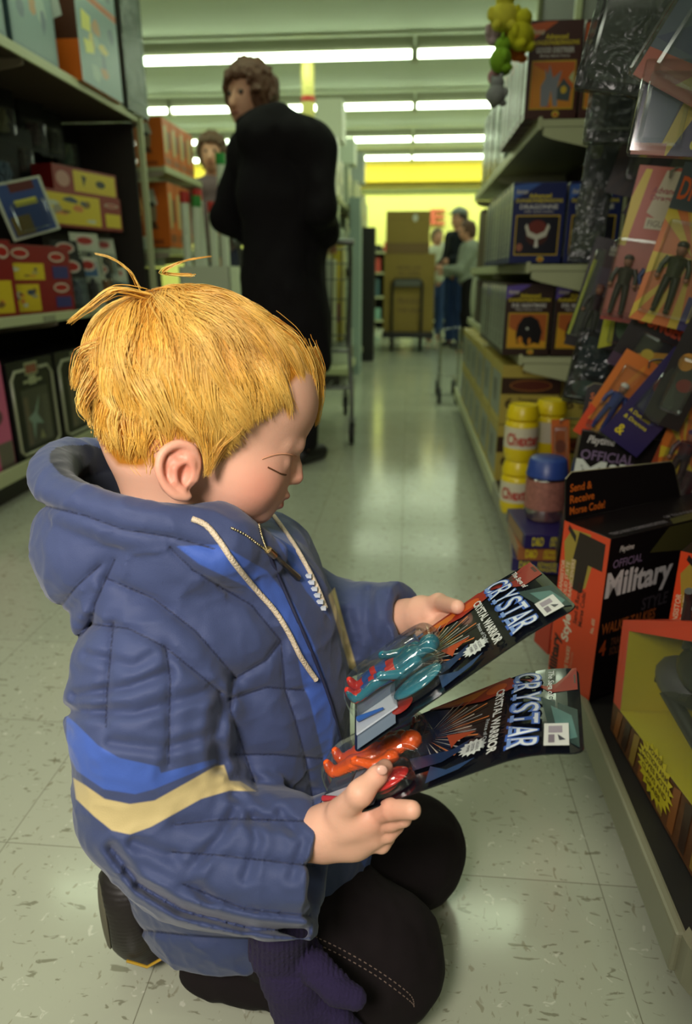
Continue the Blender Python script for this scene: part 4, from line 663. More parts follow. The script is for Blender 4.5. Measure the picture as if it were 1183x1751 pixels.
# ================================================================ sculpting engine: signed distances -> surface nets
class Sdf:
    def __init__(s): s.p = []; s.disp = None; s.post = None
    def _a(s, fn, k, sub, clip): s.p.append((fn, k, sub, clip)); return s
    def cap(s, a, b, ra, rb, k=0.01, sub=False, clip=None):
        a = np.array(a, float); b = np.array(b, float); ab = b-a; L2 = max(ab@ab, 1e-12)
        def fn(P): t = np.clip(((P-a)@ab)/L2, 0, 1); return np.linalg.norm(P-a-t[:, None]*ab, axis=1)-(ra+(rb-ra)*t)
        return s._a(fn, k, sub, clip)
    def chain(s, pts, rs, k=0.01, sub=False, clip=None):
        rs = rs if hasattr(rs, '__len__') else [rs]*len(pts)
        for i in range(len(pts)-1): s.cap(pts[i], pts[i+1], rs[i], rs[i+1], k, sub, clip)
        return s
    def ell(s, c, r, R=None, k=0.01, sub=False, clip=None):
        c = np.array(c, float); r = np.array(r, float); R = np.eye(3) if R is None else np.array(R)
        def fn(P): q = (P-c)@R; a = np.linalg.norm(q/r, axis=1); b = np.linalg.norm(q/r**2, axis=1)+1e-9; return np.where(a < 1e-3, -r.min(), a*(a-1)/b)
        return s._a(fn, k, sub, clip)
    def box(s, c, h, R=None, rr=0.005, k=0.005, sub=False, clip=None):
        c = np.array(c, float); h = np.array(h, float)-rr; R = np.eye(3) if R is None else np.array(R)
        def fn(P): q = np.abs((P-c)@R)-h; return np.linalg.norm(np.maximum(q, 0), axis=1)+np.minimum(q.max(1), 0)-rr
        return s._a(fn, k, sub, clip)
    def ev(s, P, act=None, disp=True):
        d = np.full(len(P), 1e3)
        for i, (fn, k, sub, clip) in enumerate(s.p):
            if act is not None and i not in act: continue
            v = fn(P)
            if clip is not None: v = np.maximum(v, (P-clip[0])@clip[1])
            if sub: v = -v; h = np.maximum(k-np.abs(d-v), 0)/k; d = np.maximum(d, v)+h*h*k/4
            else: h = np.maximum(k-np.abs(d-v), 0)/k; d = np.minimum(d, v)-h*h*k/4
        if disp and s.disp is not None: d = d+s.disp(P, d)
        return d
    def hit(s, px, py, t0=0.3, t1=1.3, off=0.0):
        d = ray(px, py); t = t0; dn = np.linalg.norm(d)
        for _ in range(90):
            v = s.ev((CAM+d*t)[None, :])[0]
            if v < 0.0004: break
            t += v*0.8/dn
            if t > t1: return None
        return CAM+d*t-d/dn*off
    def mesh(s, h, lo, hi, n=20, marg=0.012):
        lo = np.array(lo, float); hi = np.array(hi, float); B = n*h; nb = np.ceil((hi-lo)/B).astype(int); half = B*math.sqrt(3)/2
        I = np.stack(np.meshgrid(*[np.arange(q) for q in nb], indexing='ij'), -1).reshape(-1, 3); Cn = lo+(I+0.5)*B
        dists = []
        for fn, k, sub, clip in s.p: dists.append(fn(Cn))
        tot = s.ev(Cn, disp=False); keep = np.abs(tot) < half*1.5+marg; m = n+2; g = np.arange(-1, n+1)
        GX, GY, GZ = np.meshgrid(g, g, g, indexing='ij'); Q = []; VID = {}; keys = []; pos = []
        off8 = [(a, b, c) for a in (0, 1) for b in (0, 1) for c in (0, 1)]
        for bi in np.nonzero(keep)[0]:
            act = {i for i, (fn, k, sub, clip) in enumerate(s.p) if dists[i][bi] < half*1.6+k+marg}
            o = I[bi]*n; P = np.stack([GX+o[0], GY+o[1], GZ+o[2]], -1).reshape(-1, 3)*h+lo
            if not act: continue
            V = s.ev(P, act).reshape(m, m, m); S = V < 0
            if S.all() or not S.any(): continue
            c = m-1; cnt = np.zeros((c, c, c), int)
            for a, b, e in off8: cnt += S[a:a+c, b:b+c, e:e+c]
            ci = np.argwhere((cnt > 0) & (cnt < 8))
            if not len(ci): continue
            acc = np.zeros((len(ci), 3)); w = np.zeros(len(ci))
            for ax_ in range(3):
                for u in (0, 1):
                    for v in (0, 1):
                        o1 = [0, 0, 0]; q = [x for x in range(3) if x != ax_]; o1[q[0]] = u; o1[q[1]] = v; o2 = list(o1); o2[ax_] = 1
                        A = ci+o1; Bq = ci+o2; va = V[A[:, 0], A[:, 1], A[:, 2]]; vb = V[Bq[:, 0], Bq[:, 1], Bq[:, 2]]; x = (va < 0) != (vb < 0)
                        t = np.where(x, va/np.where(x, va-vb, 1), 0); pt = A.astype(float); pt[:, ax_] += t; acc[x] += pt[x]; w[x] += 1
            pv = acc/w[:, None]; gid = ci-1+o; base = len(pos)
            loc = -np.ones((c, c, c), int)
            key = (gid[:, 0]+5)*10**8+(gid[:, 1]+5)*10**4+(gid[:, 2]+5)
            keys.append(key); pos.append((pv-1+o)*h+lo)
            for ax_ in range(3):
                q = [x for x in range(3) if x != ax_]; sl = [slice(1, m-1)]*3; sl2 = list(sl); sl2[ax_] = slice(2, m)
                a = S[tuple(sl)]; b = S[tuple(sl2)]; E_ = np.argwhere(a != b)
                if not len(E_): continue
                ins = a[E_[:, 0], E_[:, 1], E_[:, 2]]; G = E_+o; cs = []
                for du, dv in ((-1, -1), (0, -1), (0, 0), (-1, 0)):
                    t = G.copy(); t[:, q[0]] += du; t[:, q[1]] += dv; cs.append((t[:, 0]+5)*10**8+(t[:, 1]+5)*10**4+(t[:, 2]+5))
                F = np.stack(cs, 1); flip = ins ^ (ax_ == 1); F = np.where(flip[:, None], F, F[:, ::-1]); Q.append(F)
        keys = np.concatenate(keys); pos = np.concatenate(pos); uk, first = np.unique(keys, return_index=True); Q = np.concatenate(Q)
        Fi = np.searchsorted(uk, Q); ok = (Fi < len(uk)).all(1); Fi = np.where(Fi < len(uk), Fi, 0); ok &= (uk[Fi] == Q).all(1)
        V = pos[first]; F = Fi[ok]
        # keep only what is connected to the biggest piece is not needed; one light smoothing pass keeps the lattice from showing
        E2 = np.concatenate([F[:, [0, 1]], F[:, [1, 2]], F[:, [2, 3]], F[:, [3, 0]]]); s0 = np.zeros_like(V); cn = np.zeros(len(V))
        for _ in range(2):
            s0[:] = 0; cn[:] = 0
            for a, b in ((0, 1), (1, 0)): np.add.at(s0, E2[:, a], V[E2[:, b]]); np.add.at(cn, E2[:, a], 1)
            V = V*0.5+0.5*s0/np.maximum(cn, 1)[:, None]
        return V, F
def mesh_obj(name, V, F, mats, parent=None, attrs=None, mi=None, smooth=True):
    """V in world metres; the parent's origin is subtracted"""
    V = np.asarray(V, float); F = np.asarray(F); me = D.meshes.new(name); k = F.shape[1]
    q = parent
    while q is not None: V = V-np.array(q.location); q = q.parent
    me.vertices.add(len(V)); me.vertices.foreach_set('co', V.ravel()); me.loops.add(F.size); me.loops.foreach_set('vertex_index', F.ravel().astype(np.int32))
    me.polygons.add(len(F)); me.polygons.foreach_set('loop_start', np.arange(len(F), dtype=np.int32)*k); me.polygons.foreach_set('loop_total', np.full(len(F), k, dtype=np.int32))
    me.polygons.foreach_set('use_smooth', np.full(len(F), smooth)); 
    for m in (mats if isinstance(mats, (list, tuple)) else [mats]): me.materials.append(m)
    if mi is not None: me.polygons.foreach_set('material_index', np.asarray(mi, np.int32))
    me.update(calc_edges=True); me.validate()
    for a, v in (attrs or {}).items(): t = me.attributes.new(a, 'FLOAT', 'POINT'); t.data.foreach_set('value', np.asarray(v, np.float32))
    o = D.objects.new(name, me); COL.objects.link(o)
    if parent is not None: o.parent = parent
    return o
def sculpt(name, S, h, lo, hi, mats, parent=None, attrs=None, mi=None, marg=0.012):
    V, F = S.mesh(h, lo, hi, marg=marg)
    return mesh_obj(name, V, F, mats, parent, attrs(V) if attrs else None, mi(V, F) if mi else None)
def hsh(I): 
    x = (I[..., 0]*374761393+I[..., 1]*668265263+I[..., 2]*2147483647) & 0xffffffff; x = ((x ^ (x >> 13))*1274126177) & 0xffffffff; return ((x ^ (x >> 16)) & 0xffff)/65535.0
def vnoise(P):
    I = np.floor(P).astype(np.int64); f = P-I; f = f*f*(3-2*f); r = 0
    for a in (0, 1):
        for b in (0, 1):
            for c in (0, 1):
                w = (f[:, 0] if a else 1-f[:, 0])*(f[:, 1] if b else 1-f[:, 1])*(f[:, 2] if c else 1-f[:, 2]); r = r+w*hsh(I+np.array([a, b, c]))
    return r*2-1
def seg_dist(px, py, pts):
    """pixel distance to a polyline"""
    d = np.full(len(px), 1e6)
    for (ax0, ay0), (bx, by) in zip(pts[:-1], pts[1:]):
        vx, vy = bx-ax0, by-ay0; t = np.clip(((px-ax0)*vx+(py-ay0)*vy)/(vx*vx+vy*vy+1e-9), 0, 1); d = np.minimum(d, np.hypot(px-ax0-t*vx, py-ay0-t*vy))
    return d
def poly_sd(px, py, pts):
    """signed pixel distance to a polygon, negative inside"""
    d = seg_dist(px, py, list(pts)+[pts[0]]); ins = np.zeros(len(px), bool); n = len(pts)
    for i in range(n):
        (x0, y0), (x1, y1) = pts[i], pts[(i+1) % n]; c = ((y0 > py) != (y1 > py)) & (px < (x1-x0)*(py-y0)/((y1-y0) or 1e-9)+x0); ins ^= c
    return np.where(ins, -d, d)
def smoothpts(pts, n=6):
    P = [np.array(p, float) for p in pts]; out = []
    for i in range(len(P)-1):
        p0 = P[max(i-1, 0)]; p1 = P[i]; p2 = P[i+1]; p3 = P[min(i+2, len(P)-1)]
        for k in range(n): t = k/n; out.append(0.5*((2*p1)+(p2-p0)*t+(2*p0-5*p1+4*p2-p3)*t*t+(3*p1-p0-3*p2+p3)*t**3))
    out.append(P[-1]); return out
def attr_mat(name, base, layers, rough=.6, spec=.4, bump=0.0, bscale=300.0, sss=0.0, mott=0.0, sheen=0.0, mscale=18.0):
    """layers: (attribute, colour, soft) - colour where the attribute is above 0.5, edge width soft"""
    m = D.materials.new(name); m.use_nodes = True; nt = m.node_tree; b = nt.nodes['Principled BSDF']; L = nt.links.new
    b.inputs['Roughness'].default_value = rough; b.inputs['Specular IOR Level'].default_value = spec
    rgb = nt.nodes.new('ShaderNodeRGB'); rgb.outputs[0].default_value = lin(base)+(1,); col = rgb.outputs[0]
    for a, c, soft in layers:
        at = nt.nodes.new('ShaderNodeAttribute'); at.attribute_name = a; r = nt.nodes.new('ShaderNodeMapRange'); r.inputs[1].default_value = .5-soft; r.inputs[2].default_value = .5+soft
        x = nt.nodes.new('ShaderNodeMix'); x.data_type = 'RGBA'; x.inputs['B'].default_value = lin(c)+(1,); L(at.outputs['Fac'], r.inputs[0]); L(r.outputs[0], x.inputs['Factor']); L(col, x.inputs['A']); col = x.outputs['Result']
    tc = nt.nodes.new('ShaderNodeTexCoord')
    if mott:
        n = nt.nodes.new('ShaderNodeTexNoise'); n.inputs['Scale'].default_value = mscale; n.inputs['Detail'].default_value = 4; L(tc.outputs['Object'], n.inputs['Vector'])
        r = nt.nodes.new('ShaderNodeMapRange'); r.inputs[3].default_value = 1-mott; r.inputs[4].default_value = 1+mott; vm = nt.nodes.new('ShaderNodeVectorMath'); vm.operation = 'SCALE'
        L(n.outputs[0], r.inputs[0]); L(col, vm.inputs[0]); L(r.outputs[0], vm.inputs['Scale']); col = vm.outputs[0]
    L(col, b.inputs['Base Color'])
    if sheen: b.inputs['Sheen Weight'].default_value = sheen
    if sss: b.inputs['Subsurface Weight'].default_value = sss; b.inputs['Subsurface Radius'].default_value = (1.0, .35, .2); b.inputs['Subsurface Scale'].default_value = 0.006
    if bump:
        n = nt.nodes.new('ShaderNodeTexNoise'); n.inputs['Scale'].default_value = bscale; n.inputs['Detail'].default_value = 2; L(tc.outputs['Object'], n.inputs['Vector'])
        bp = nt.nodes.new('ShaderNodeBump'); bp.inputs['Strength'].default_value = bump; bp.inputs['Distance'].default_value = 0.001; L(n.outputs[0], bp.inputs['Height']); L(bp.outputs[0], b.inputs['Normal'])
    return m
# ================================================================ the boy
W3 = ay
SKIN = attr_mat('skin', (226, 174, 148), [('blush', (214, 118, 98), .5), ('lips', (188, 92, 84), .25), ('scalp', (176, 112, 30), .3)], rough=.48, spec=.35, sss=.12, mott=.05, bump=.15, bscale=500, mscale=60)
boy = empty('person', (-0.17, .67, 0), 0, 'kneeling red-haired child in a blue quilted jacket holding two carded toy figures', 'person')
BO = np.array(boy.location)
# head frame
HO = W3(330, 720, .66); e_v = ray(345, 690); e_v = e_v/np.linalg.norm(e_v); e_r = np.cross(e_v, cZ); e_r /= np.linalg.norm(e_r); e_u = np.cross(e_r, e_v)
PSI, PIT = math.radians(6), math.radians(25); HS = .675/FPX*1.0
f0 = e_r*math.cos(PSI)+e_v*math.sin(PSI); hy = -e_r*math.sin(PSI)+e_v*math.cos(PSI)
hx = f0*math.cos(PIT)-e_u*math.sin(PIT); hz = f0*math.sin(PIT)+e_u*math.cos(PIT); HR = np.stack([hx, hy, hz], 1)     # columns: local axes
def HP(x, y, z): return HO+HR@(np.array([x, y, z], float)*HS)
def PXH(px, py, y):
    """photo pixel at lateral offset y -> head-local coordinates"""
    dx = px-330; dz = 720-py; a = (dx+y*math.sin(PSI))/1.0; x1 = a/math.cos(PSI); return (x1*math.cos(PIT)-dz*math.sin(PIT), y, x1*math.sin(PIT)+dz*math.cos(PIT))
def Hp(px, py, y): return HP(*PXH(px, py, y))
def LH(P): return ((P-HO)@HR)/HS
B = Sdf(); s_ = HS
def hel(c, r, k=12, sub=False): B.ell(HP(*c), np.array(r)*s_, HR, k*s_, sub)
hel((-8, 0, 72), (184, 142, 142)); hel((98, 0, 82), (98, 104, 92), 40); hel((-25, 0, -25), (135, 112, 100), 40)
hel((96, 0, -28), (98, 88, 100), 40); hel((112, -50, -58), (58, 46, 54), 30); hel((112, 50, -58), (58, 46, 54), 30)
hel((118, 0, -92), (66, 58, 44), 30); hel((165, 0, -106), (22, 28, 20), 24); hel((170, 0, -62), (26, 38, 32), 22)
for q in (-1, 1):
    hel((192, q*42, 0), (22, 26, 15), 18, True); hel((163, q*38, -7), (17, 25, 15), 12)
    B.chain([HP(181, q*14, 24), HP(174, q*40, 28), HP(150, q*64, 22)], np.array([8, 8, 7])*s_, 22*s_)
    hel((196, q*12, -33), (10, 8, 8), 6)
B.chain([HP(186, 0, 14), HP(198, 0, -8), HP(206, 0, -24)], np.array([10, 12, 15])*s_, 10*s_)
hel((198, 0, -62), (11, 24, 9), 6); hel((194, 0, -82), (11, 20, 9), 6); B.chain([HP(208, -22, -72), HP(211, 0, -72), HP(208, 22, -72)], 2.6*s_, 3*s_, True)
# near and far ear
for q in (-1, 1):
    def E_(px, py, o): x, y, z = PXH(px, py, -(112+o)); return HP(x, q*(112+o), z)
    er = np.stack([hx, hy, hz], 1)
    B.ell(E_(308, 792, 8), np.array([30, 9, 42])*s_, er, 8*s_)
    B.ell(E_(302, 792, 16), np.array([27, 9, 40])*s_, er, 6*s_)
    B.ell(E_(310, 800, 24), np.array([15, 15, 20])*s_, er, 5*s_, True); B.ell(E_(306, 768, 26), np.array([14, 9, 8])*s_, er, 5*s_, True); B.ell(E_(290, 790, 28), np.array([6, 8, 22])*s_, er, 5*s_, True)
    hx_ = smoothpts([E_(334, 782, 6), E_(328, 760, 14), E_(306, 751, 21), E_(284, 762, 26), E_(276, 786, 28), E_(282, 810, 25), E_(297, 829, 19), E_(314, 834, 10)], 4); B.chain(hx_, list(np.interp(np.linspace(0, 1, len(hx_)), [0, .3, .7, .85, 1], [5.5, 6.5, 5.5, 7, 8])*s_), 4*s_)
    B.chain([E_(314, 778, 18), E_(299, 788, 22), E_(298, 808, 22), E_(310, 824, 17)], np.array([4, 5, 5, 5])*s_, 4*s_); B.cap(E_(330, 798, 9), E_(328, 808, 10), 7*s_, 6*s_, 4*s_)
# neck, hidden trunk and limbs
NK = W3(330, 960, .675); B.cap(HP(-28, 0, -70), NK, .050, .050, .02); B.ell((-.20, .675, .40), (.085, .10, .17), None, .03); B.ell((-.20, .675, .22), (.10, .10, .10), None, .03)
KN, KF = np.array([-.015, .60, .084]), np.array([.028, .765, .082])
for hip, kn, an in (((-.22, .635, .17), KN, (-.235, .606, .052)), ((-.20, .72, .17), KF, (-.22, .76, .05))): B.chain([hip, kn, (kn[0]-.03, kn[1], .055), an], [.06, .045, .036, .020], .02)
SL = [W3(262, 1050, .60), W3(262, 1120, .575), W3(265, 1235, .55), W3(262, 1365, .53), W3(350, 1435, .512), W3(450, 1458, .505), W3(555, 1422, .497)]
B.chain([(-.2, .66, .52), SL[0], SL[2], SL[3], SL[5], W3(560, 1420, .497)], [.05, .04, .04, .030, .020, .0205], .02)
FL = [(-.17, .76, .50), (-.13, .80, .42), W3(600, 1072, .775), W3(695, 1055, .745)]
B.chain(FL, [.045, .04, .03, .020], .02)
# toy cards' planes (cards are built further down)
CARD = ((np.array([.049, .586, .512]), np.array([.787, .154, .598]), np.array([.073, -.985, .157])), (np.array([.056, .542, .446]), np.array([.833, -.119, .540]), np.array([-.202, -.975, .096])))
def on_card(i, px, py, off):
    c, u, v = CARD[i]; n = np.cross(v, u); n /= np.linalg.norm(n); d = ray(px, py); c = c+n*off; return CAM+d*((c-CAM)@n)/(d@n)
# near hand: palm, thumb on the card, four fingers underneath
B.chain([W3(556, 1420, .497), W3(600, 1400, .492), W3(632, 1398, .487)], [.0215, .0185, .0145], .012); B.chain([W3(560, 1435, .499), W3(605, 1432, .496), W3(638, 1425, .490)], [.019, .0175, .0135], .012)
T1 = on_card(1, 645, 1326, .020); B.chain([W3(584, 1388, .488), W3(616, 1356, .476), T1], [.0125, .0102, .0086], .007); B.cap(T1, on_card(1, 658, 1312, .017), .0086, .0074, .003)
nails = []
for (ax_, ay_), (bx, by), (cx, cy), dz, r in (((636, 1392), (670, 1384), (704, 1385), -.008, .0086), ((642, 1410), (668, 1404), (690, 1400), -.024, .0080), ((638, 1426), (662, 1424), (678, 1412), -.036, .0078), ((630, 1440), (652, 1444), (664, 1432), -.046, .0072)):
    B.chain([W3(ax_, ay_, .489-dz*.1), on_card(1, bx, by, dz), on_card(1, cx, cy, dz)], [r*1.15, r*1.05, r*.92], .003)
# far hand
B.chain([W3(697, 1055, .745), W3(722, 1050, .73), W3(738, 1052, .715)], [.020, .0195, .014], .01)
T2 = on_card(0, 782, 1038, .007); B.chain([W3(718, 1040, .73), W3(750, 1030, .712), T2], [.0115, .0095, .0078], .007)
for (bx, by), dz, r in (((778, 1052), -.012, .0088), ((768, 1068), -.014, .0088), ((755, 1082), -.014, .0086), ((742, 1094), -.014, .008)):
    B.chain([W3(722+(by-1052)*.1, 1048+(by-1052)*.35, .728), on_card(0, bx-18, by-8, dz-.004), on_card(0, bx, by, dz)], [r*1.2, r*1.1, r*.9], .005)
SCALP = [(-215, -20), (-215, 260), (132, 260), (140, 170), (112, 112), (92, 64), (66, 0), (58, -34), (30, -24), (-20, -36), (-40, -70), (-52, -100), (-90, -112), (-160, -70)]
def body_attr(V):
    q = LH(V); g = lambda c, r: np.exp(-(((q-np.array(c))/r)**2).sum(1)); inh = (np.abs(q) < 330).all(1)
    bl = .62*g((128, -70, -62), 46)+.62*g((128, 70, -62), 46)+.5*g((205, 0, -26), 20)
    ear = g(PXH(303, 790, -130), 40); bl = bl+.75*ear
    ps, ny = proj(V); kn = np.exp(-((ps-655)**2+(ny-1400)**2)/1500)*.3+np.exp(-((ps-652)**2+(ny-1322)**2)/200)*.3
    lip = g((206, 0, -66), (14, 24, 12))*1.1+g((200, 0, -84), (14, 20, 11))*1.1
    sc = np.where(inh & (np.abs(q[:, 1]) < 150), 1-np.clip((poly_sd(q[:, 0], q[:, 2], SCALP)+8)/16, 0, 1), 0)*(1-np.clip(ear*2.2, 0, 1))
    return {'blush': np.clip(bl+kn, 0, 1)*.95, 'lips': lip, 'scalp': sc}
sculpt('body', B, .0015, (-.46, .40, -.01), (.17, .86, .90), SKIN, boy, body_attr)
# face details
def surf_tube(S, pts, r, m, name, parent, off=None, n=8, sub=4):
    out = []
    for x, y in smoothpts(pts, sub):
        h = S.hit(x, y, off=(r*.8 if off is None else off))
        if h is not None: out.append(h-np.array(parent.location))
    return MB().tube(out, r, m, n).build(name, parent) if len(out) > 1 else None
LASH = mat('lashes', (96, 60, 34), .6)
for q in (1,):
    MB().tube([HP(186, q*22, -14)-np.array(boy.location), HP(187, q*34, -19)-np.array(boy.location), HP(181, q*50, -19)-np.array(boy.location), HP(171, q*62, -14)-np.array(boy.location)], [.0006, .0012, .0013, .0008], LASH, 6).build('eyelashes', boy)
surf_tube(B, [(489, 812), (480, 810), (470, 805), (458, 799)], .0008, LASH, 'eyelashes', boy, off=.0004)
surf_tube(B, [(506, 780), (488, 776), (468, 778), (448, 785)], .0007, mat('eyebrow_hair', (206, 150, 116), .8), 'eyebrow', boy, off=.0)
MB().ball((0, 0, 0), (.0052, .0022, .0042), mat('nail', (226, 176, 158), .3)).build('fingernail', boy, on_card(1, 653, 1317, .026)-np.array(boy.location), (-.5, .3, .2))
# ---- hair
def hair(parent, center, R, sc, radii, whorl, inside, n_lock, per, lenf, material, name='hair', seed=1, rad=.00036, grav=(0, 0, -1), lift=6.0, steps=10, rest=None, curl=1.0, trim=None):
    r = np.random.default_rng(seed); roots = []
    while len(roots) < n_lock:
        u = r.normal(size=(n_lock*2, 3)); u /= np.linalg.norm(u, axis=1)[:, None]; p = u*radii+rest
        roots += [x for x in p if inside(x)]
    roots = np.array(roots[:n_lock]); V = []; rnd = []
    N = n_lock*per; base = np.repeat(roots, per, 0); lr = np.repeat(r.random(n_lock), per); jit = r.normal(size=(N, 3))*np.array([9, 9, 9]); p = base+jit
    wv = np.repeat(r.normal(size=(n_lock, 3)), per, 0); L = np.array([lenf(x) for x in base])*(.75+.5*np.repeat(r.random(n_lock), per))*(.8+.4*r.random(N))
    off = lift*(.2+1.9*lr)+r.random(N)*4; vel = None; pts = []
    def project(p, o):
        q = (p-rest)/radii; k = np.linalg.norm(q, axis=1)[:, None]; s = q/k*radii; return s+rest, (s/radii**2)
    clump = jit.copy()
    for t in range(steps+1):
        s, nrm = project(p, 0); nrm /= np.linalg.norm(nrm, axis=1)[:, None]; w = t/steps
        o = off*(np.sin(min(w*1.3, 1)*PI/2))*(1-.35*w); pts.append(s+nrm*o[:, None]) if inside_surf(s, w) else None
        d = p-whorl; d = d-(d*nrm).sum(1)[:, None]*nrm; d /= np.linalg.norm(d, axis=1)[:, None]+1e-6
        gv = np.array(grav, float)[None, :]; gv = gv-(gv*nrm).sum(1)[:, None]*nrm
        tx = np.cross(nrm, d); sw = (np.sin(w*4+lr*20)*.35+(lr-.5)*.7)*curl
        dirv = d*(1.0)+gv*(.25+.6*w)+tx*sw[:, None]+wv*.07; dirv -= (dirv*nrm).sum(1)[:, None]*nrm; dirv /= np.linalg.norm(dirv, axis=1)[:, None]
        p = p+dirv*(L/steps)[:, None]-clump*(.10 if w > .2 else 0)[:, None] if False else p+dirv*(L/steps)[:, None]-clump*.07
    P = np.stack(pts, 1); K = P.shape[1]
    if trim is not None:                                   # shorten every strand to the cut line
        sd = poly_sd(P[..., 0].ravel(), P[..., 2].ravel(), trim).reshape(N, K); cutm = r.normal(size=N)*5-3; bad = sd > cutm[:, None]; f = np.where(bad.any(1), bad.argmax(1), K-1); f = np.maximum(f, 1)
        tt = np.linspace(0, 1, K)[None, :]*f[:, None]; i0 = np.minimum(tt.astype(int), K-2); fr = (tt-i0)[..., None]; ar = np.arange(N)[:, None]; P = P[ar, i0]*(1-fr)+P[ar, i0+1]*fr
    K = P.shape[1]; P = P.reshape(-1, 3)*sc; P = np.asarray(center)+P@R.T; P = P.reshape(N, K, 3)
    return strands(P, rad, material, parent, name, r, np.clip(.65*lr+.35*r.random(N), 0, 1))
def inside_surf(s, w): return True
def strands(P, rad, material, parent, name, r, rn=None):
    N, K, _ = P.shape; T = np.gradient(P, axis=1); T /= np.linalg.norm(T, axis=2)[..., None]+1e-9; up = np.array([.3, .5, .8]); A = np.cross(T, up); A /= np.linalg.norm(A, axis=2)[..., None]+1e-9; Bn = np.cross(T, A)
    w = np.linspace(0, 1, K); rr = rad*(1-.8*w**2); V = np.stack([P+(A*math.cos(q)+Bn*math.sin(q))*rr[None, :, None] for q in (0, 2*PI/3, 4*PI/3)], 2)       # N,K,3,3
    V = V.reshape(-1, 3); i = np.arange(N)[:, None, None]*K*3; k = np.arange(K-1)[None, :, None]*3; j = np.arange(3)[None, None, :]; j2 = (j+1) % 3
    F = np.stack([i+k+j, i+k+j2, i+k+3+j2, i+k+3+j], -1).reshape(-1, 4); rv = r.random(N) if rn is None else rn
    return mesh_obj(name, V, F, material, parent, {'rnd': np.repeat(rv, K*3), 'along': np.tile(np.repeat(w, 3), N)})
def hair_mat(name, c0, c1, c2, tip):
    m = D.materials.new(name); m.use_nodes = True; nt = m.node_tree; b = nt.nodes['Principled BSDF']; L = nt.links.new; b.inputs['Roughness'].default_value = .38; b.inputs['Specular IOR Level'].default_value = .5
    a = nt.nodes.new('ShaderNodeAttribute'); a.attribute_name = 'rnd'; cr = nt.nodes.new('ShaderNodeValToRGB'); e = cr.color_ramp.elements; e[0].color = lin(c0)+(1,); e[1].color = lin(c2)+(1,); q = e.new(.5); q.color = lin(c1)+(1,)
    al = nt.nodes.new('ShaderNodeAttribute'); al.attribute_name = 'along'; x = nt.nodes.new('ShaderNodeMix'); x.data_type = 'RGBA'; x.inputs['B'].default_value = lin(tip)+(1,); f = nt.nodes.new('ShaderNodeMath'); f.operation = 'MULTIPLY'; f.inputs[1].default_value = .5
    L(a.outputs['Fac'], cr.inputs[0]); L(al.outputs['Fac'], f.inputs[0]); L(f.outputs[0], x.inputs['Factor']); L(cr.outputs[0], x.inputs['A']); L(x.outputs['Result'], b.inputs['Base Color']); return m
GOLD = hair_mat('golden_hair', (176, 102, 26), (226, 166, 62), (250, 218, 128), (240, 192, 88))
TRIM = [PXH(x, y, -70)[::2] for x, y in ((590, 560), (572, 650), (560, 715), (548, 728), (540, 680), (520, 655), (500, 690), (488, 705), (470, 690), (448, 706), (425, 712), (398, 738), (378, 768), (352, 800), (342, 786), (338, 762), (322, 748), (285, 758), (268, 790), (250, 808), (236, 806), (205, 760), (160, 690), (120, 600), (120, 400), (500, 400))]
def hin(x):
    return poly_sd(np.array([x[0]]), np.array([x[2]]), SCALP)[0] < -4 and not (abs(x[1]) > 95 and x[2] < -30 and x[0] > -45)
def hlen(x):
    if x[0] > 60 and x[2] > 90: return 130
    if x[2] < -20: return 40
    if x[2] < 40: return 84
    return 112
hair(boy, HO, HR, HS, np.array([188, 146, 150.]), np.array([-140, -25, 165.]), hin, 620, 42, hlen, GOLD, rest=np.array([-8, 0, 66.]), grav=(-.1, 0, -.9), lift=9.0, trim=TRIM)
hair(boy, HO, HR, HS, np.array([150, 118, 118.]), np.array([-140, -25, 165.]), lambda x: hin(x) and x[2] < 10, 150, 22, lambda x: 46, GOLD, name='nape_hair', seed=3, rest=np.array([-22, 0, -14.]), grav=(-.42, 0, -.9), lift=5.0, trim=TRIM)
def lock(pxs, ys, n, spread, seed, rad=.0006):
    r = np.random.default_rng(seed); C = np.array(smoothpts([Hp(x, y, l) for (x, y), l in zip(pxs, ys)], 5)); K = len(C); j = r.normal(size=(n, 1, 3))*spread*HS*np.linspace(1, .35, K)[None, :, None]+r.normal(size=(n, K, 3))*.4*HS
    return C[None]+j
PL = [lock([(345, 480), (300, 478), (330, 462), (378, 452)], [-10, -20, -30, -30], 14, 3, 1), lock([(262, 505), (250, 480), (225, 462), (200, 455)], [-20, -30, -40, -40], 8, 4, 2), lock([(275, 520), (230, 515), (190, 540), (158, 562)], [-60, -80, -80, -70], 26, 5, 3),
      lock([(520, 610), (548, 640), (556, 680), (548, 735)], [-20, -15, -12, -10], 70, 7, 4), lock([(480, 600), (505, 640), (498, 670), (478, 715)], [-70, -72, -72, -74], 60, 6, 5), lock([(545, 600), (562, 640), (560, 670), (556, 700)], [10, 12, 14, 14], 60, 8, 6),
      lock([(420, 690), (400, 730), (370, 760), (348, 802)], [-128, -128, -126, -122], 90, 8, 7), lock([(360, 690), (350, 730), (352, 770), (350, 800)], [-140, -132, -124, -120], 70, 8, 8), lock([(205, 600), (175, 610), (160, 640), (155, 660)], [-60, -60, -60, -60], 60, 8, 9),
      lock([(190, 640), (170, 670), (165, 690), (172, 706)], [-70, -70, -70, -70], 50, 8, 10), lock([(470, 560), (510, 590), (535, 640), (540, 690)], [-60, -60, -50, -45], 60, 8, 11)]
K0 = max(p.shape[1] for p in PL); PL2 = [p for p in PL if p.shape[1] == K0]; PA = np.concatenate(PL2); strands(PA, .00040, GOLD, boy, 'loose_hair', np.random.default_rng(4))
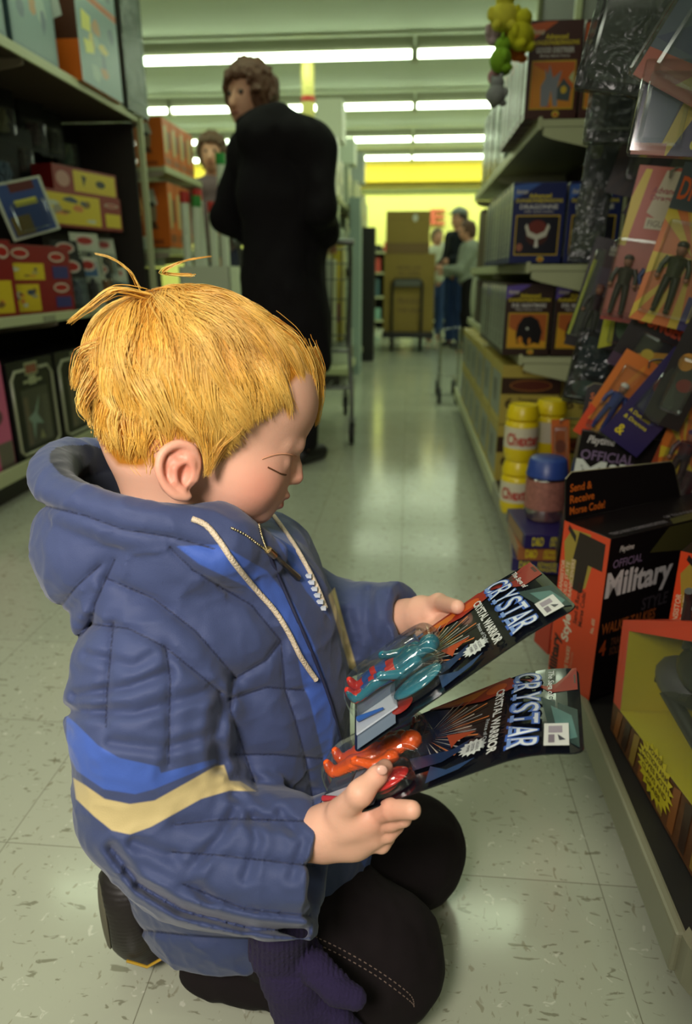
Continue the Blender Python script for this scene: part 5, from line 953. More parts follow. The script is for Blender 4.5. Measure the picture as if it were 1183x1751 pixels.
# ---- jacket
J = Sdf()
J.ell((-.205, .675, .505), (.108, .128, .085), None, .03); J.ell((-.192, .678, .38), (.138, .132, .15), None, .05); J.ell((-.178, .676, .21), (.15, .122, .15), None, .05); J.ell((-.186, .672, .14), (.152, .134, .17), None, .03)
J.chain([W3(300, 985, .62), W3(400, 985, .645), W3(470, 985, .69)], [.050, .048, .036], .03); J.cap((-.20, .66, .52), (-.17, .76, .52), .065, .06, .03)
J.ell(W3(470, 1060, .68), (.06, .07, .07), None, .04)
cd = SL[5]-SL[4]; cd = W3(548, 1476, .50)-W3(450, 1462, .505); cd /= np.linalg.norm(cd); cuffp = W3(546, 1476, .50)
J.chain(SL[:4]+[W3(345, 1440, .515), W3(440, 1466, .508)], [.058, .070, .074, .068, .066, .064], .028); J.chain([W3(440, 1466, .508), W3(600, 1478, .497)], [.064, .059], .02, clip=(cuffp, cd))
fd = W3(700, 1055, .745)-W3(600, 1072, .775); fd /= np.linalg.norm(fd); fcuff = W3(694, 1055, .745)
J.chain([FL[0], FL[1], W3(600, 1072, .778)], [.065, .06, .055], .03); J.chain([W3(600, 1072, .778), W3(730, 1050, .735)], [.052, .042], .02, clip=(fcuff, fd))
# hood
J.ell((-.284, .665, .585), (.100, .120, .092), None, .03); J.ell(W3(330, 930, .60), (.07, .05, .045), None, .03)
J.ell((-.262, .675, .662), (.098, .092, .10), None, .012, sub=True); J.cap(HP(-28, 0, -70), NK, .066, .058, .01, sub=True)
ring = smoothpts([W3(*q) for q in ((455, 948, .625), (350, 915, .585), (255, 902, .568), (170, 880, .572), (108, 848, .60), (88, 812, .645), (108, 788, .70), (160, 782, .745), (220, 790, .775), (300, 830, .785), (400, 890, .775), (495, 935, .735))], 3)
J.chain(ring, .0205, .010)
J.cap(cuffp+cd*.030, cuffp+cd*.08, .050, .050, .006, sub=True); J.cap(fcuff+fd*.022, fcuff+fd*.06, .036, .036, .006, sub=True)
hn = np.cross(np.array([-.023+.326, .04, .137-.073]), np.array([0, 1., 0])); hn /= np.linalg.norm(hn); hn = hn if hn[2] < 0 else -hn
J.box(np.array([-.17, .66, .102])+hn*.2, (.5, .4, .2), np.stack([np.cross([0, 1., 0], hn), [0, 1., 0], hn], 1), .002, .012, sub=True)
J.ell((-.17, .67, .06), (.13, .12, .09), None, .01, sub=True)
SEAM = [[(97, 1125), (157, 1067), (220, 1075), (283, 1107), (335, 1149), (377, 1185)], [(196, 957), (162, 1033), (157, 1067)], [(183, 989), (262, 1023), (335, 1080), (403, 1159)], [(403, 1159), (456, 1128), (480, 1096), (430, 1035), (330, 975), (290, 935)], [(480, 1096), (487, 1180), (503, 1227), (524, 1306), (540, 1400)],
        [(398, 1159), (393, 1212), (419, 1290), (440, 1353)], [(393, 1196), (456, 1175), (519, 1180)], [(400, 1290), (470, 1290), (550, 1297)], [(283, 1107), (291, 1159), (288, 1306)], [(194, 1065), (183, 1185), (181, 1243)], [(295, 1457), (380, 1463), (538, 1481)], [(313, 1512), (417, 1554), (526, 1567)],
        [(68, 862), (147, 882), (210, 905), (293, 918), (366, 938)], [(94, 1049), (131, 1002), (173, 965)], [(240, 1590), (330, 1600), (430, 1605)], [(300, 1410), (400, 1400), (545, 1405)]]
FOLD = [([(190, 1450), (235, 1508), (310, 1556), (420, 1584), (520, 1592)], .010, 9), ([(130, 1190), (220, 1175), (290, 1150)], .006, 9), ([(120, 1215), (230, 1220), (330, 1190), (370, 1180)], .007, 11), ([(190, 1270), (280, 1280), (350, 1260)], .006, 10), ([(150, 1120), (230, 1140), (260, 1120)], .004, 9), ([(330, 1480), (380, 1430), (400, 1390)], .007, 10), ([(420, 1500), (440, 1440), (430, 1400)], .006, 10), ([(400, 1360), (440, 1400), (500, 1420)], .005, 9),
        ([(230, 1440), (300, 1470), (360, 1540)], .005, 10), ([(380, 1200), (368, 1260), (375, 1310)], .009, 12), ([(400, 1330), (470, 1345), (540, 1350)], .004, 9), ([(480, 1390), (520, 1440), (500, 1500)], .005, 9), ([(630, 1010), (625, 1070), (640, 1110)], .004, 8), ([(660, 1020), (665, 1060), (655, 1100)], .004, 8), ([(595, 1050), (610, 1090), (600, 1120)], .004, 9), ([(240, 1520), (330, 1560), (420, 1580)], .004, 10), ([(150, 1010), (110, 1060), (95, 1100)], .004, 10)]
def jdisp(P, d):
    px, py = proj(P); v = np.zeros(len(P)); near = 1/(1+np.exp((P[:, 1]-(.66+.0*px))*90)); front = (P[:, 0] > -.12) & (P[:, 1] < .74); near = np.maximum(near, front)
    near = np.where((px > 590) & (py < 1160), 1, near)
    for pts in SEAM: e = seg_dist(px, py, pts); v += near*(.0036*np.exp(-(e/15)**2)+.0030*np.exp(-(e/4.0)**2))
    for pts, a, w in FOLD: e = seg_dist(px, py, pts); v += .75*near*a*np.exp(-(e/w)**2)-.75*near*a*.45*np.exp(-((e-w*1.9)/w)**2)
    v = v*np.clip(np.linalg.norm(P-cuffp, axis=1)/.05, .15, 1)*np.clip(np.linalg.norm(P-fcuff, axis=1)/.05, .15, 1)
    w1 = 1-np.abs(vnoise(P*np.array([22, 20, 30.])+3)); w2 = 1-np.abs(vnoise(P*np.array([50, 44, 70.])+11))
    return v-w1**5*.0022-w2**4*.0010+vnoise(P*120+3)*.0004+.0012
J.disp = jdisp
POLY = {'blue': [([(301, 934), (377, 931), (456, 976), (503, 1033), (534, 1096), (553, 1149), (576, 1243), (582, 1270), (588, 1300), (556, 1308), (529, 1196), (519, 1175), (506, 1107), (487, 1065), (451, 1023), (419, 1002), (341, 965)], 1), ([(456, 902), (472, 923), (503, 976), (524, 1012), (566, 1060), (555, 1033), (519, 960), (493, 913)], 1),
                 ([(113, 1222), (136, 1243), (168, 1275), (204, 1296), (272, 1311), (275, 1322), (335, 1306), (367, 1298), (375, 1303), (325, 1324), (262, 1350), (231, 1358), (178, 1350), (131, 1318), (114, 1285)], 0), ([(611, 1463), (660, 1456), (655, 1478), (630, 1494)], 1)],
        'tan': [([(125, 1330), (146, 1343), (179, 1366), (222, 1375), (264, 1369), (325, 1335), (368, 1310), (383, 1308), (392, 1335), (411, 1336), (438, 1353), (392, 1352), (344, 1366), (301, 1390), (258, 1414), (222, 1427), (191, 1420), (161, 1396), (130, 1366)], 0), ([(561, 1018), (597, 1142), (612, 1150), (592, 1080), (572, 1005)], 1)]}
def jattr(V):
    px, py = proj(V); out = {}
    for k, L_ in POLY.items():
        m = np.full(len(V), 99.)
        for pts, t in L_: e = poly_sd(px, py, pts); m = np.minimum(m, np.where((V[:, 1] < .62) if t == 0 else (V[:, 1] < .80), e, 99))
        out[k] = 1-np.clip((m+4)/8, 0, 1)
    e = np.full(len(V), 99.)
    for pts in SEAM: e = np.minimum(e, seg_dist(px, py, pts))
    out['seam'] = np.where(V[:, 1] < .7, 1-np.clip(e/3.4, 0, 1), 0)
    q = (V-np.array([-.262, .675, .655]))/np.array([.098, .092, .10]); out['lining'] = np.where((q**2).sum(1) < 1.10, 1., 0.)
    return out
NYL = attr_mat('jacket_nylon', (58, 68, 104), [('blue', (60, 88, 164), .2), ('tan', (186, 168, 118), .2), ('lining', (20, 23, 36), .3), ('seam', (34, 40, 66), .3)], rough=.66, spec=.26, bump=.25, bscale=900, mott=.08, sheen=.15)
sculpt('jacket', J, .0022, (-.46, .40, .02), (.10, .90, .76), NYL, boy, jattr, marg=.02)
CORD = mat('cotton_cord', (214, 196, 170), .85, noise=.12, scale=500, bump=.8)
surf_tube(J, [(328, 887), (352, 898), (375, 925), (400, 962), (435, 1005), (470, 1045), (495, 1085), (515, 1125), (541, 1163)], .0028, CORD, 'drawstring', boy)
surf_tube(J, [(468, 882), (485, 905), (505, 935), (528, 975), (545, 1010), (557, 1040)], .0026, CORD, 'drawstring', boy)
MET = mat('zip_metal', (196, 180, 140), .3, metal=1.0)
for pts in ([(396, 903), (420, 915), (440, 930), (457, 942)], [(443, 897), (447, 915), (452, 930), (457, 942)]):
    zt_ = []
    for x, y in smoothpts(pts, 6):
        h = J.hit(x, y, off=.002)
        if h is not None: zt_.append(h-BO)
    mb = MB()
    for q in zt_: mb.ball(q, .0013, MET, 6)
    mb.build('zip_teeth', boy)
surf_tube(J, [(457, 942), (500, 1040), (535, 1120), (565, 1200), (590, 1290)], .0018, mat('zip_tape', (36, 40, 66), .6), 'zip_tape', boy, off=.0005)
a = J.hit(458, 940, off=.004); b = J.hit(510, 988, off=.005)
if a is not None and b is not None:
    a -= BO; b -= BO; MB().tube([a, a+(b-a)*.2], .004, MET, 8).tube([a+(b-a)*.2, b], [.0022, .0036], mat('zip_pull', (120, 120, 110), .35, metal=1.0), 6).build('zip_pull', boy)
mb = MB()
for i in range(6):
    h = J.hit(527+5*i, 985+11*i, off=.002)
    if h is not None: mb.box(h-BO, (.007, .004, .0035), mat('patch_white', (190, 196, 206), .6))
mb.build('striped_patch', boy)
# ---- trousers
T = Sdf(); HN = np.array([-.220, .655, .145])
T.chain([HN, (-.11, .618, .125), KN], [.074, .080, .079], .02); T.chain([KN+np.array([0, 0, -.012]), (-.10, .60, .058), (-.212, .605, .05)], [.066, .056, .046], .012)
T.chain([(-.21, .72, .16), (-.10, .75, .13), KF], [.085, .082, .074], .02); T.chain([KF+np.array([0, 0, -.012]), (-.10, .76, .056), (-.21, .76, .048)], [.062, .054, .044], .012); T.ell((-.21, .68, .18), (.11, .12, .10), None, .03)
T.disp = lambda P, d: vnoise(P*np.array([28, 30, 40.]))*.0035+vnoise(P*75)*.0015
T.box((-.1, .68, -.1), (.5, .5, .1), None, .001, .004, sub=True)
COR = mat('black_corduroy', (22, 15, 17), .9, spec=.25, noise=.3, scale=40, bump=.3)
sculpt('trousers', T, .003, (-.36, .48, -.02), (.14, .88, .30), COR, boy)
ST = mat('stitch_thread', (120, 100, 90), .8)
for dy in (0, 11):
    pts = smoothpts([(535, 1600+dy), (587, 1625+dy), (648, 1661+dy), (700, 1700+dy), (708, 1722)], 14); mb = MB()
    for i in range(0, len(pts)-1, 2):
        a = T.hit(*pts[i]); b = T.hit(*pts[i+1])
        if a is not None and b is not None: mb.tube([a-BO, b-BO], .0006, ST, 5)
    mb.build('stitching', boy)
# ---- shoes (kneeling, toes tucked under, soles facing back)
def shoe(hx_, yy, ang):
    s = Sdf(); o = np.array([hx_, yy, 0]); Rs = np.array(Matrix.Rotation(ang, 3, 'Z')); p_ = lambda x, y, z: o+Rs@np.array([x, y, z], float)
    s.chain([p_(.015, 0, .120), p_(.028, 0, .075), p_(.055, 0, .042), p_(.10, 0, .036)], [.034, .038, .037, .030], .012); s.ell(p_(.045, 0, .13), (.035, .03, .03), None, .02)
    u = sculpt('shoe', s, .0025, (hx_-.13, yy-.13, 0.0), (hx_+.17, yy+.13, .19), mat('shoe_upper', (50, 50, 72), .5, noise=.1, scale=30), boy)
    d = Sdf(); d.chain([p_(-.022, 0, .125), p_(-.020, 0, .085), p_(.000, 0, .042)], [.030, .028, .028], .012); d.ell(p_(-.015, 0, .092), (.034, .047, .074), Rs, .02); d.chain([p_(.0, .02, .022), p_(.08, .02, .013)], .013, .01); d.chain([p_(.0, -.02, .022), p_(.08, -.02, .013)], .013, .01)
    d.ell(p_(-.060, 0, .095), (.027, .033, .056), Rs, .006, sub=True); d.box((hx_, yy, -.1), (.4, .4, .1), None, .001, .003, sub=True)
    d.disp = lambda P, q: .0004*np.sin(P[:, 2]*1100)
    sculpt('sole', d, .002, (hx_-.13, yy-.13, -.005), (hx_+.15, yy+.13, .19), mat('rubber_sole', (30, 24, 24), .5), u)
    MB().ball((0, 0, 0), (.006, .028, .052), mat('sole_insert', (92, 88, 72), .7)).build('sole_insert', u, p_(-.045, 0, .095)-BO, (0, 0, ang))
    MB().tube([p_(-.030, -.038, .050)-BO, p_(-.008, -.046, .036)-BO, p_(.02, -.045, .040)-BO, p_(.04, -.042, .052)-BO], .0018, mat('yellow_piping', (190, 150, 40), .5), 6).build('piping', u)
    MB().tube([p_(.045, -.040, .040)-BO, p_(.065, -.038, .036)-BO, p_(.09, -.034, .040)-BO], [.002, .004, .002], mat('red_trim', (150, 40, 44), .5), 6).build('trim_stripe', u)
shoe(-.318, .640, .55); shoe(-.31, .765, .1)
for ch in boy.children:
    if ch.name.startswith('shoe') and False: pass
# ---- knitted glove hanging from the near cuff
gl = empty('glove', tuple(W3(490, 1620, .53)), 0, 'dark purple knitted glove dangling from the near jacket cuff', 'glove'); GO = np.array(gl.location)
G = Sdf(); G.chain([W3(480, 1570, .515), W3(478, 1620, .52), W3(500, 1655, .52), W3(520, 1705, .52)], [.034, .030, .034, .038], .01); G.chain([W3(540, 1655, .50), W3(575, 1690, .49), W3(607, 1706, .485)], [.017, .014, .0115], .008)
for (x0, y0, x1, y1, Y, r) in ((548, 1715, 610, 1768, .505, .0125), (535, 1730, 575, 1800, .51, .013), (512, 1738, 530, 1810, .52, .013), (488, 1730, 490, 1800, .53, .012)): G.chain([W3(x0, y0, Y), W3((x0+x1)/2, (y0+y1)/2, Y-.003), W3(x1, y1, Y)], [r*1.1, r, r*.9], .006)
def gdisp(P, d):
    px, py = proj(P); return .0011*np.sin(px*.75)*(py < 1670)+.0007*np.sin(px*.8+np.sin(py*.1))*(py >= 1670)+.0012*np.exp(-((py-1672)/6)**2)
G.disp = gdisp
sculpt('knit_body', G, .0018, (-.22, .44, -.02), (.02, .60, .30), mat('purple_knit', (36, 25, 62), .95, noise=.2, scale=300, bump=.5), gl)
# ================================================================ the two held cards
def crystal_mat(name, rgb, rough=.12, tr=.55):
    m = D.materials.new(name); m.use_nodes = True; b = m.node_tree.nodes['Principled BSDF']; b.inputs['Base Color'].default_value = lin(rgb)+(1,); b.inputs['Roughness'].default_value = rough
    b.inputs['Transmission Weight'].default_value = tr; b.inputs['Coat Weight'].default_value = .5; b.inputs['Subsurface Weight'].default_value = 0.0; return m
def toy_body(s, o, sc, knob=0.0):
    """articulated toy man lying along +z, front towards -y, feet at o"""
    P = lambda x, y, z: np.array(o)+np.array([x, y, z])*sc
    s.ell(P(0, -.002, .093), np.array([.0085, .009, .0105])*sc, None, .002); s.chain([P(0, 0, .083), P(0, 0, .077)], .005*sc, .003)
    s.ell(P(0, -.001, .070), np.array([.0155, .0095, .0135])*sc, None, .005); s.ell(P(0, 0, .054), np.array([.0105, .008, .010])*sc, None, .005)
    for q in (-1, 1):
        s.ell(P(q*.016, 0, .076), np.array([.0065, .0065, .0065])*sc, None, .002)
        s.chain([P(q*.0185, 0, .074), P(q*.023, -.001, .060), P(q*.022, -.008, .046)], np.array([.0055, .0048, .0040])*sc, .002); s.ell(P(q*.022, -.010, .043), np.array([.0042, .0042, .005])*sc, None, .001)
        s.chain([P(q*.006, 0, .050), P(q*.0095, -.003, .030), P(q*.010, .0, .010)], np.array([.0080, .0066, .0056])*sc, .0025); s.ell(P(q*.0095, -.004, .029), np.array([.006, .006, .006])*sc, None, .001); s.ell(P(q*.0105, -.005, .004), np.array([.0055, .010, .0045])*sc, None, .002)
    if knob: s.disp = lambda P_, d: -knob*np.maximum(0, np.sin(P_[:, 0]*1500)*np.sin(P_[:, 1]*1500+1)*np.sin(P_[:, 2]*1500))
def saga_card(i, label, fig, c1, c2, flip):
    c, u, v = CARD[i]; u = u/np.linalg.norm(u); v = v-u*(u@v); v /= np.linalg.norm(v); n = np.cross(v, u); w, h = .152, .229
    Mr = Matrix(((v[0], -n[0], u[0]), (v[1], -n[1], u[1]), (v[2], -n[2], u[2]))).to_4x4(); o = c-u*h/2; Mr.translation = Vector(o)
    e = empty('carded_figure', label=label, cat='carded figure', group='held carded figures'); e.matrix_world = Mr
    SEG = 24; mb = MB(); cb = mat('card_night', (14, 16, 24), .16, coat=.4); bend = lambda z: -.010*max(0, (z/h-.72)/.28)**2*(1.6 if i else .5)
    pts = []; rr = .010
    for (cx, cz, a0) in ((w/2-rr, rr, -PI/2), (w/2-rr, h-rr, 0), (-w/2+rr, h-rr, PI/2), (-w/2+rr, rr, PI)):
        for k in range(5): a = a0+k*PI/8; pts.append((cx+rr*math.cos(a), cz+rr*math.sin(a)))
    b = bmesh.new(); vs_ = [b.verts.new((x, 0, z)) for x, z in pts]; f = b.faces.new(vs_); geom = b.faces[:]+b.edges[:]+b.verts[:]
    for k in range(1, SEG): r_ = bmesh.ops.bisect_plane(b, geom=b.faces[:]+b.edges[:]+b.verts[:], plane_co=(0, 0, h*k/SEG), plane_no=(0, 0, 1))
    for x in b.verts: x.co.y = -bend(x.co.z)
    bmesh.ops.solidify(b, geom=b.faces[:], thickness=.0011); bmesh.ops.recalc_face_normals(b, faces=b.faces[:]); mb.bm(b, cb); mb.build('card', e)
    BLU = (60, 96, 176); WH = (214, 220, 226)
    it = [('p', [(.0, .70), (.0, .995), (.30, .995), (.34, .90), (.12, .80)], (140, 30, 24)), ('p', [(.04, .80), (.10, .99), (.22, .99), (.14, .84)], (60, 16, 16)), ('p', [(.38, .86), (.8, .90), (.95, .99), (.55, .99)], (30, 52, 52)), ('p', [(.5, .90), (.9, .93), (.85, .985), (.62, .97)], (78, 116, 112)),
          ('p', [(.0, .30), (.0, .72), (.16, .78), (.20, .60), (.12, .45)], (150, 40, 24)), ('p', [(.02, .35), (.04, .62), (.13, .55), (.08, .42)], (206, 110, 34)), ('e', .10, .66, .06, .05, (196, 84, 28))]
    for k in range(17): a = -1.1+.145*k; L0, L1 = .10, .34+.05*((k*7) % 3); it.append(('p', [(.42+L0*math.sin(a), .34+L0*math.cos(a)*.7), (.42+L1*math.sin(a-.02), .34+L1*math.cos(a-.02)*.7), (.42+L1*math.sin(a+.012), .34+L1*math.cos(a+.012)*.7)], ((206, 196, 176), (150, 150, 150), (206, 120, 60))[k % 3]))
    it += [('p', [(.62, .30), (.70, .50), (.66, .58), (.74, .56), (.80, .47), (.78, .34)], (30, 50, 84)), ('p', [(.80, .42), (.90, .50), (.88, .62), (.94, .56), (.97, .42)], (40, 64, 100)), ('p', [(.5, .46), (.58, .60), (.62, .52), (.68, .50)], (170, 70, 34)), ('p', [(.0, .02), (1, .02), (1, .20), (0, .24)], (110, 124, 140)), ('e', .85, .24, .08, .05, (150, 40, 30))]
    st = []
    for k in range(28): q = 1 if k % 2 else .74; st.append((.765+.085*q*math.cos(PI*k/14), .60+.062*q*math.sin(PI*k/14)))
    it += [('p', st, (206, 212, 206)), ('t', 'INCLUDES', .72, .615, .81, .628, (90, 90, 96)), ('t', 'CRYSTAL', .72, .595, .81, .608, (90, 90, 96)), ('t', 'POWER', .73, .575, .80, .588, (90, 90, 96))]
    it += [('t', 'The Saga of', .06, .885, .40, .915, (206, 210, 206), .2)]
    for k, ch in enumerate('CRYSTAR'):                                   # block letters: blue edge, pale face
        x0 = .03+.132*k; lw = .118
        it += [('t', ch, x0-.010, .742, x0+lw+.006, .868, BLU, .25, 0, .05), ('t', ch, x0+.008, .752, x0+lw, .862, WH, .25, 0, .0), ('p', [(x0+.02, .752), (x0+lw-.02, .752), (x0+lw-.02, .768), (x0+.02, .768)], (120, 150, 206))]
    it += [('t', 'CRYSTAL WARRIOR', .18, .672, .92, .712, (214, 216, 210), 0, 0, .03), ('t', 'Prince of Order', .52, .645, .84, .662, (170, 176, 176))]
    it += [('r', .74, .885, .965, .965, (206, 206, 200)), ('r', .77, .90, .84, .945, (150, 140, 150)), ('r', .86, .90, .94, .92, (120, 110, 120)), ('p', [(.86, .93), (.92, .935), (.91, .955)], (60, 60, 70))]
    pm = MB(); paint(pm, it, w, h, Matrix(((1, 0, 0, -w/2), (0, 0, -1, 0), (0, 1, 0, 0), (0, 0, 0, 1))), t0=.0007)
    for V in pm.v: V[:, 1] -= np.array([bend(z) for z in V[:, 2]])
    pm.build('printed_panel', e)
    # hang hole edge and blister with two chambers
    b = bmesh.new(); z0 = -.028 if i else -.002
    def dome(pts, dep, steps, m, nm):
        mb = MB(); n_ = len(pts); C_ = np.mean(pts, 0); V = []; F = []
        for k in range(steps+1):
            a = PI/2*k/steps; sc = 1-.16*(1-math.cos(a)); y = -dep*math.sin(a)
            for x, z in pts: V.append((C_[0]+(x-C_[0])*sc, y-.0012, C_[1]+(z-C_[1])*sc))
        for k in range(steps):
            for j in range(n_): F.append((k*n_+j, k*n_+(j+1) % n_, (k+1)*n_+(j+1) % n_, (k+1)*n_+j))
        F.append([steps*n_+j for j in range(n_)]); return mb.add(V, F, m, None, True).build(nm, e)
    rs = lambda cx, cz, a, bb, p=4.0, n_=36: [(cx+a*math.copysign(abs(math.cos(2*PI*k/n_))**(2/p), math.cos(2*PI*k/n_)), cz+bb*math.copysign(abs(math.sin(2*PI*k/n_))**(2/p), math.sin(2*PI*k/n_))) for k in range(n_)]
    fx = -.012 if i == 0 else -.002
    dome(rs(fx, z0+.058, .036, .058), .024, 6, CLEAR, 'blister'); dome(rs(fx+.052, z0+.080, .020, .030, 2.6), .014, 5, CLEAR, 'blister'); dome(rs(fx-.048, z0+.055, .012, .045), .012, 4, CLEAR, 'blister')
    MT = mat('milky_tray', (176, 182, 190), .2); MB().box((fx+.05, -.004, z0+.030), (.032, .0016, .046), MT, bev=.0006).build('plastic_tray', e)
    Fm = Matrix.Translation((fx, -.012, z0+.008)) @ Matrix.Rotation(.10, 4, 'Y')
    def put(nm, s, lo, hi, m, hh=.0011):
        V, F = s.mesh(hh, lo, hi, n=16, marg=.004); mb = MB(); mb.v.append(np.array([(Fm @ Vector(q))[:] for q in V])); mb.f = F.tolist(); mb.mats = [m] if not isinstance(m, list) else m; mb.sm = [True]*len(F); mb.mi = [0]*len(F); mb.n = len(V)
        if isinstance(m, list):
            zc = V[F].mean(1); mb.mi = [int(fig_zone(q)) for q in zc]
        return mb.build(nm, e)
    s = Sdf(); toy_body(s, (0, 0, 0), 1.02, .0014 if i else .0004); put('figure', s, (-.035, -.022, -.006), (.035, .018, .112), fig)
    sh = MB(); cx, cz = fx+.052, z0+.080
    b = bmesh.new(); bmesh.ops.create_uvsphere(b, u_segments=24, v_segments=12, radius=1)
    for x in b.verts: rr_ = 1+.0*x.co.z; x.co = Vector((cx+x.co.x*.0165, -.007+x.co.y*.0045, cz+x.co.z*.0255*(1 if x.co.z > 0 else 1.1)))
    sh.bm(b, c1, None, True); sh.build('shield', e)
    MB().tube([(fx-.048, -.006, z0+.016), (fx-.046, -.006, z0+.096)], [.0016, .0010], c2, 8).tube([(fx-.056, -.006, z0+.086), (fx-.038, -.006, z0+.088)], .0018, c2, 8).build('sword', e); MB().tube([(fx+.047, -.008, z0+.012), (fx+.060, -.008, z0+.040)], [.003, .0012], c2, 8).build('dagger', e)
    return e
TEAL = crystal_mat('teal_crystal', (48, 140, 160), .1, .35); REDG = mat('red_gloss', (206, 48, 34), .25); BLUG = mat('blue_gloss', (44, 84, 150), .3)
def fig_zone(q): 
    z = q[2]; return 0 if (z > .080 or abs(q[0]) > .0145) else (1 if (z < .016 or .046 < z < .056 or (.028 < z < .034)) else (2 if z < .046 else 0))
saga_card(0, 'far card with a teal and red crystal figure held in the child\'s left hand', [TEAL, REDG, BLUG], TEAL, mat('blue_gloss', (44, 84, 150), .3), 0)
ORG = crystal_mat('orange_crystal', (250, 96, 18), .3, .0)
saga_card(1, 'near card with an orange crystal figure held in the child\'s right hand', ORG, crystal_mat('red_crystal', (226, 40, 40), .15, .1), crystal_mat('pink_crystal', (206, 60, 70), .2, .3), 1)

# ================================================================ shoppers
def human(label, loc, rz, H, top, legs, hairc, head_rz=0.0, arms=None, coat=None, bulk=1.0, res=.007, hood=False, cap=None, headdrop=0.0, head_off=(0, 0, 0), hair_vol=1.0, legc_shoe=(24, 20, 22)):
    e = empty('person', loc, 0, label, 'person'); Rz = np.array(Matrix.Rotation(rz, 3, 'Z')); o = np.array(loc, float); k = H/1.72
    def P(x, y, z): return o+Rz@(np.array([x, y, z])*k)
    # facing local -y ; x to the person's left
    arms = arms or (((.23, .02, 1.12), (.22, -.10, .88)), ((-.23, .02, 1.12), (-.22, -.10, .88)))
    hc = P(0, -.02-headdrop, 1.585)+np.array(head_off); Rh = np.array(Matrix.Rotation(rz+head_rz, 3, 'Z')) @ np.array(Matrix.Rotation(headdrop*3, 3, 'X')); q = lambda x, y, z: hc+Rh@(np.array([x, y, z])*k)
    S = Sdf(); S.ell(q(0, .015, .02), np.array([.078, .095, .092])*k, Rh, .02); S.ell(q(0, -.02, -.045), np.array([.060, .068, .068])*k, Rh, .04); S.ell(q(0, -.055, -.090), np.array([.022, .02, .016])*k, Rh, .02)
    S.chain([q(0, -.083, .005), q(0, -.102, -.035)], np.array([.009, .014])*k, .012); S.ell(q(0, -.080, -.066), np.array([.024, .010, .008])*k, Rh, .008)
    for s in (-1, 1): S.ell(q(s*.030, -.090, .010), np.array([.016, .014, .012])*k, Rh, .012, True); S.ell(q(s*.076, .01, -.02), np.array([.012, .02, .03])*k, Rh, .01)
    S.cap(q(0, .02, -.05), P(0, .02, 1.38), .052*k, .06*k, .03); S.chain([P(0, .02, 1.36), P(0, .01, 1.1), P(0, 0, .95)], np.array([.10, .10, .11])*k, .05)
    for s, (el, ha) in zip((1, -1), arms):
        sh = P(s*.15, .01, 1.36); E_ = P(*el); Hh = P(*ha); S.chain([sh, E_, Hh], np.array([.045, .034, .026])*k, .02); dd = (Hh-E_)/np.linalg.norm(Hh-E_)
        S.ell(Hh+dd*.045*k, np.array([.034, .034, .045])*k, None, .015)
        perp = np.cross(dd, [0, 0, 1.]); perp /= np.linalg.norm(perp)+1e-9
        for j in range(4): b0 = Hh+dd*.06*k+perp*(j-1.5)*.018*k; S.chain([b0, b0+dd*.045*k, b0+dd*.06*k+np.array([0, 0, -.025*k])], np.array([.009, .008, .007])*k, .004)
        S.chain([Hh+dd*.02*k, Hh+dd*.05*k-perp*.04*k], [.012*k, .009*k], .006)
    for s in (-1, 1): S.chain([P(s*.09, 0, .92), P(s*.10, -.01, .48), P(s*.10, .02, .08)], np.array([.065, .045, .035])*k, .03); S.chain([P(s*.10, .03, .05), P(s*.105, -.10, .04)], [.034*k, .028*k], .02)
    lo = o+np.array([-.5, -.5, -.01]); hi = o+np.array([.5, .5, 1.85*k])
    fin = max(res*.6, .0035) if res < .01 else res
    sculpt('body', S, fin, lo, hi, mat('skin_far', (206, 150, 122), .5), e, marg=.03)
    eo = o
    for s in (-1, 1): MB().ball(q(s*.030, -.074, .010)-eo, .0105*k, mat('eye', (60, 44, 38), .3), 10).build('eye', e)
    MB().tube([q(-.02, -.090, -.062)-eo, q(0, -.094, -.064)-eo, q(.02, -.090, -.062)-eo], .003*k, mat('mouth', (140, 70, 66), .6), 6).build('mouth', e)
    Hh_ = Sdf(); Hh_.ell(q(0, .025, .030), np.array([.094, .108, .105])*k*hair_vol, Rh, .03); Hh_.ell(q(0, .055, -.030), np.array([.080, .070, .085])*k, Rh, .03)
    Hh_.box(q(0, -.135, -.060), np.array([.068, .095, .115])*k, Rh, .03*k, .03*k, True)
    Hh_.disp = lambda PP, d: vnoise(PP*np.array([60, 60, 38.]))*.011+vnoise(PP*130)*.005
    sculpt('hair', Hh_, res*.7, hc-.2, hc+.2, mat('hair_far', hairc, .6, noise=.3, scale=60, bump=.8), e, marg=.03)
    if cap:
        Cc = Sdf(); Cc.ell(q(0, .02, .06), np.array([.100, .115, .075])*k, Rh, .01, clip=(q(0, 0, .045), -(Rh@np.array([0, 0, 1.])))); Cc.ell(q(0, -.12, .05), np.array([.07, .07, .008])*k, Rh, .01); sculpt('cap', Cc, res, hc-.3, hc+.3, mat('cap', cap, .7), e, marg=.03)
    C = Sdf(); zb = coat if coat else .92; b_ = bulk
    C.chain([P(0, .02, 1.33), P(0, .02, 1.18), P(0, 0, 1.0)], np.array([.135, .15, .145])*k*b_, .06); C.cap(P(.14*b_, .01, 1.36), P(-.14*b_, .01, 1.36), .085*k*b_, .085*k*b_, .05)
    if zb < .9: C.chain([P(0, 0, 1.0), P(0, 0, zb+.05)], np.array([.155, .185])*k*b_, .05)
    for s, (el, ha) in zip((1, -1), arms): C.chain([P(s*.155*b_, .01, 1.35), P(*el), P(*(np.array(el)*.12+np.array(ha)*.88))], np.array([.078, .066, .052])*k*(b_*.5+.5), .03)
    if hood: C.ell(P(-.05, .09, 1.40), np.array([.18, .11, .10])*k, None, .06); C.chain([P(.09, .02, 1.40), P(.08, .11, 1.46), P(-.08, .11, 1.46), P(-.09, .02, 1.40)], .040*k, .03)
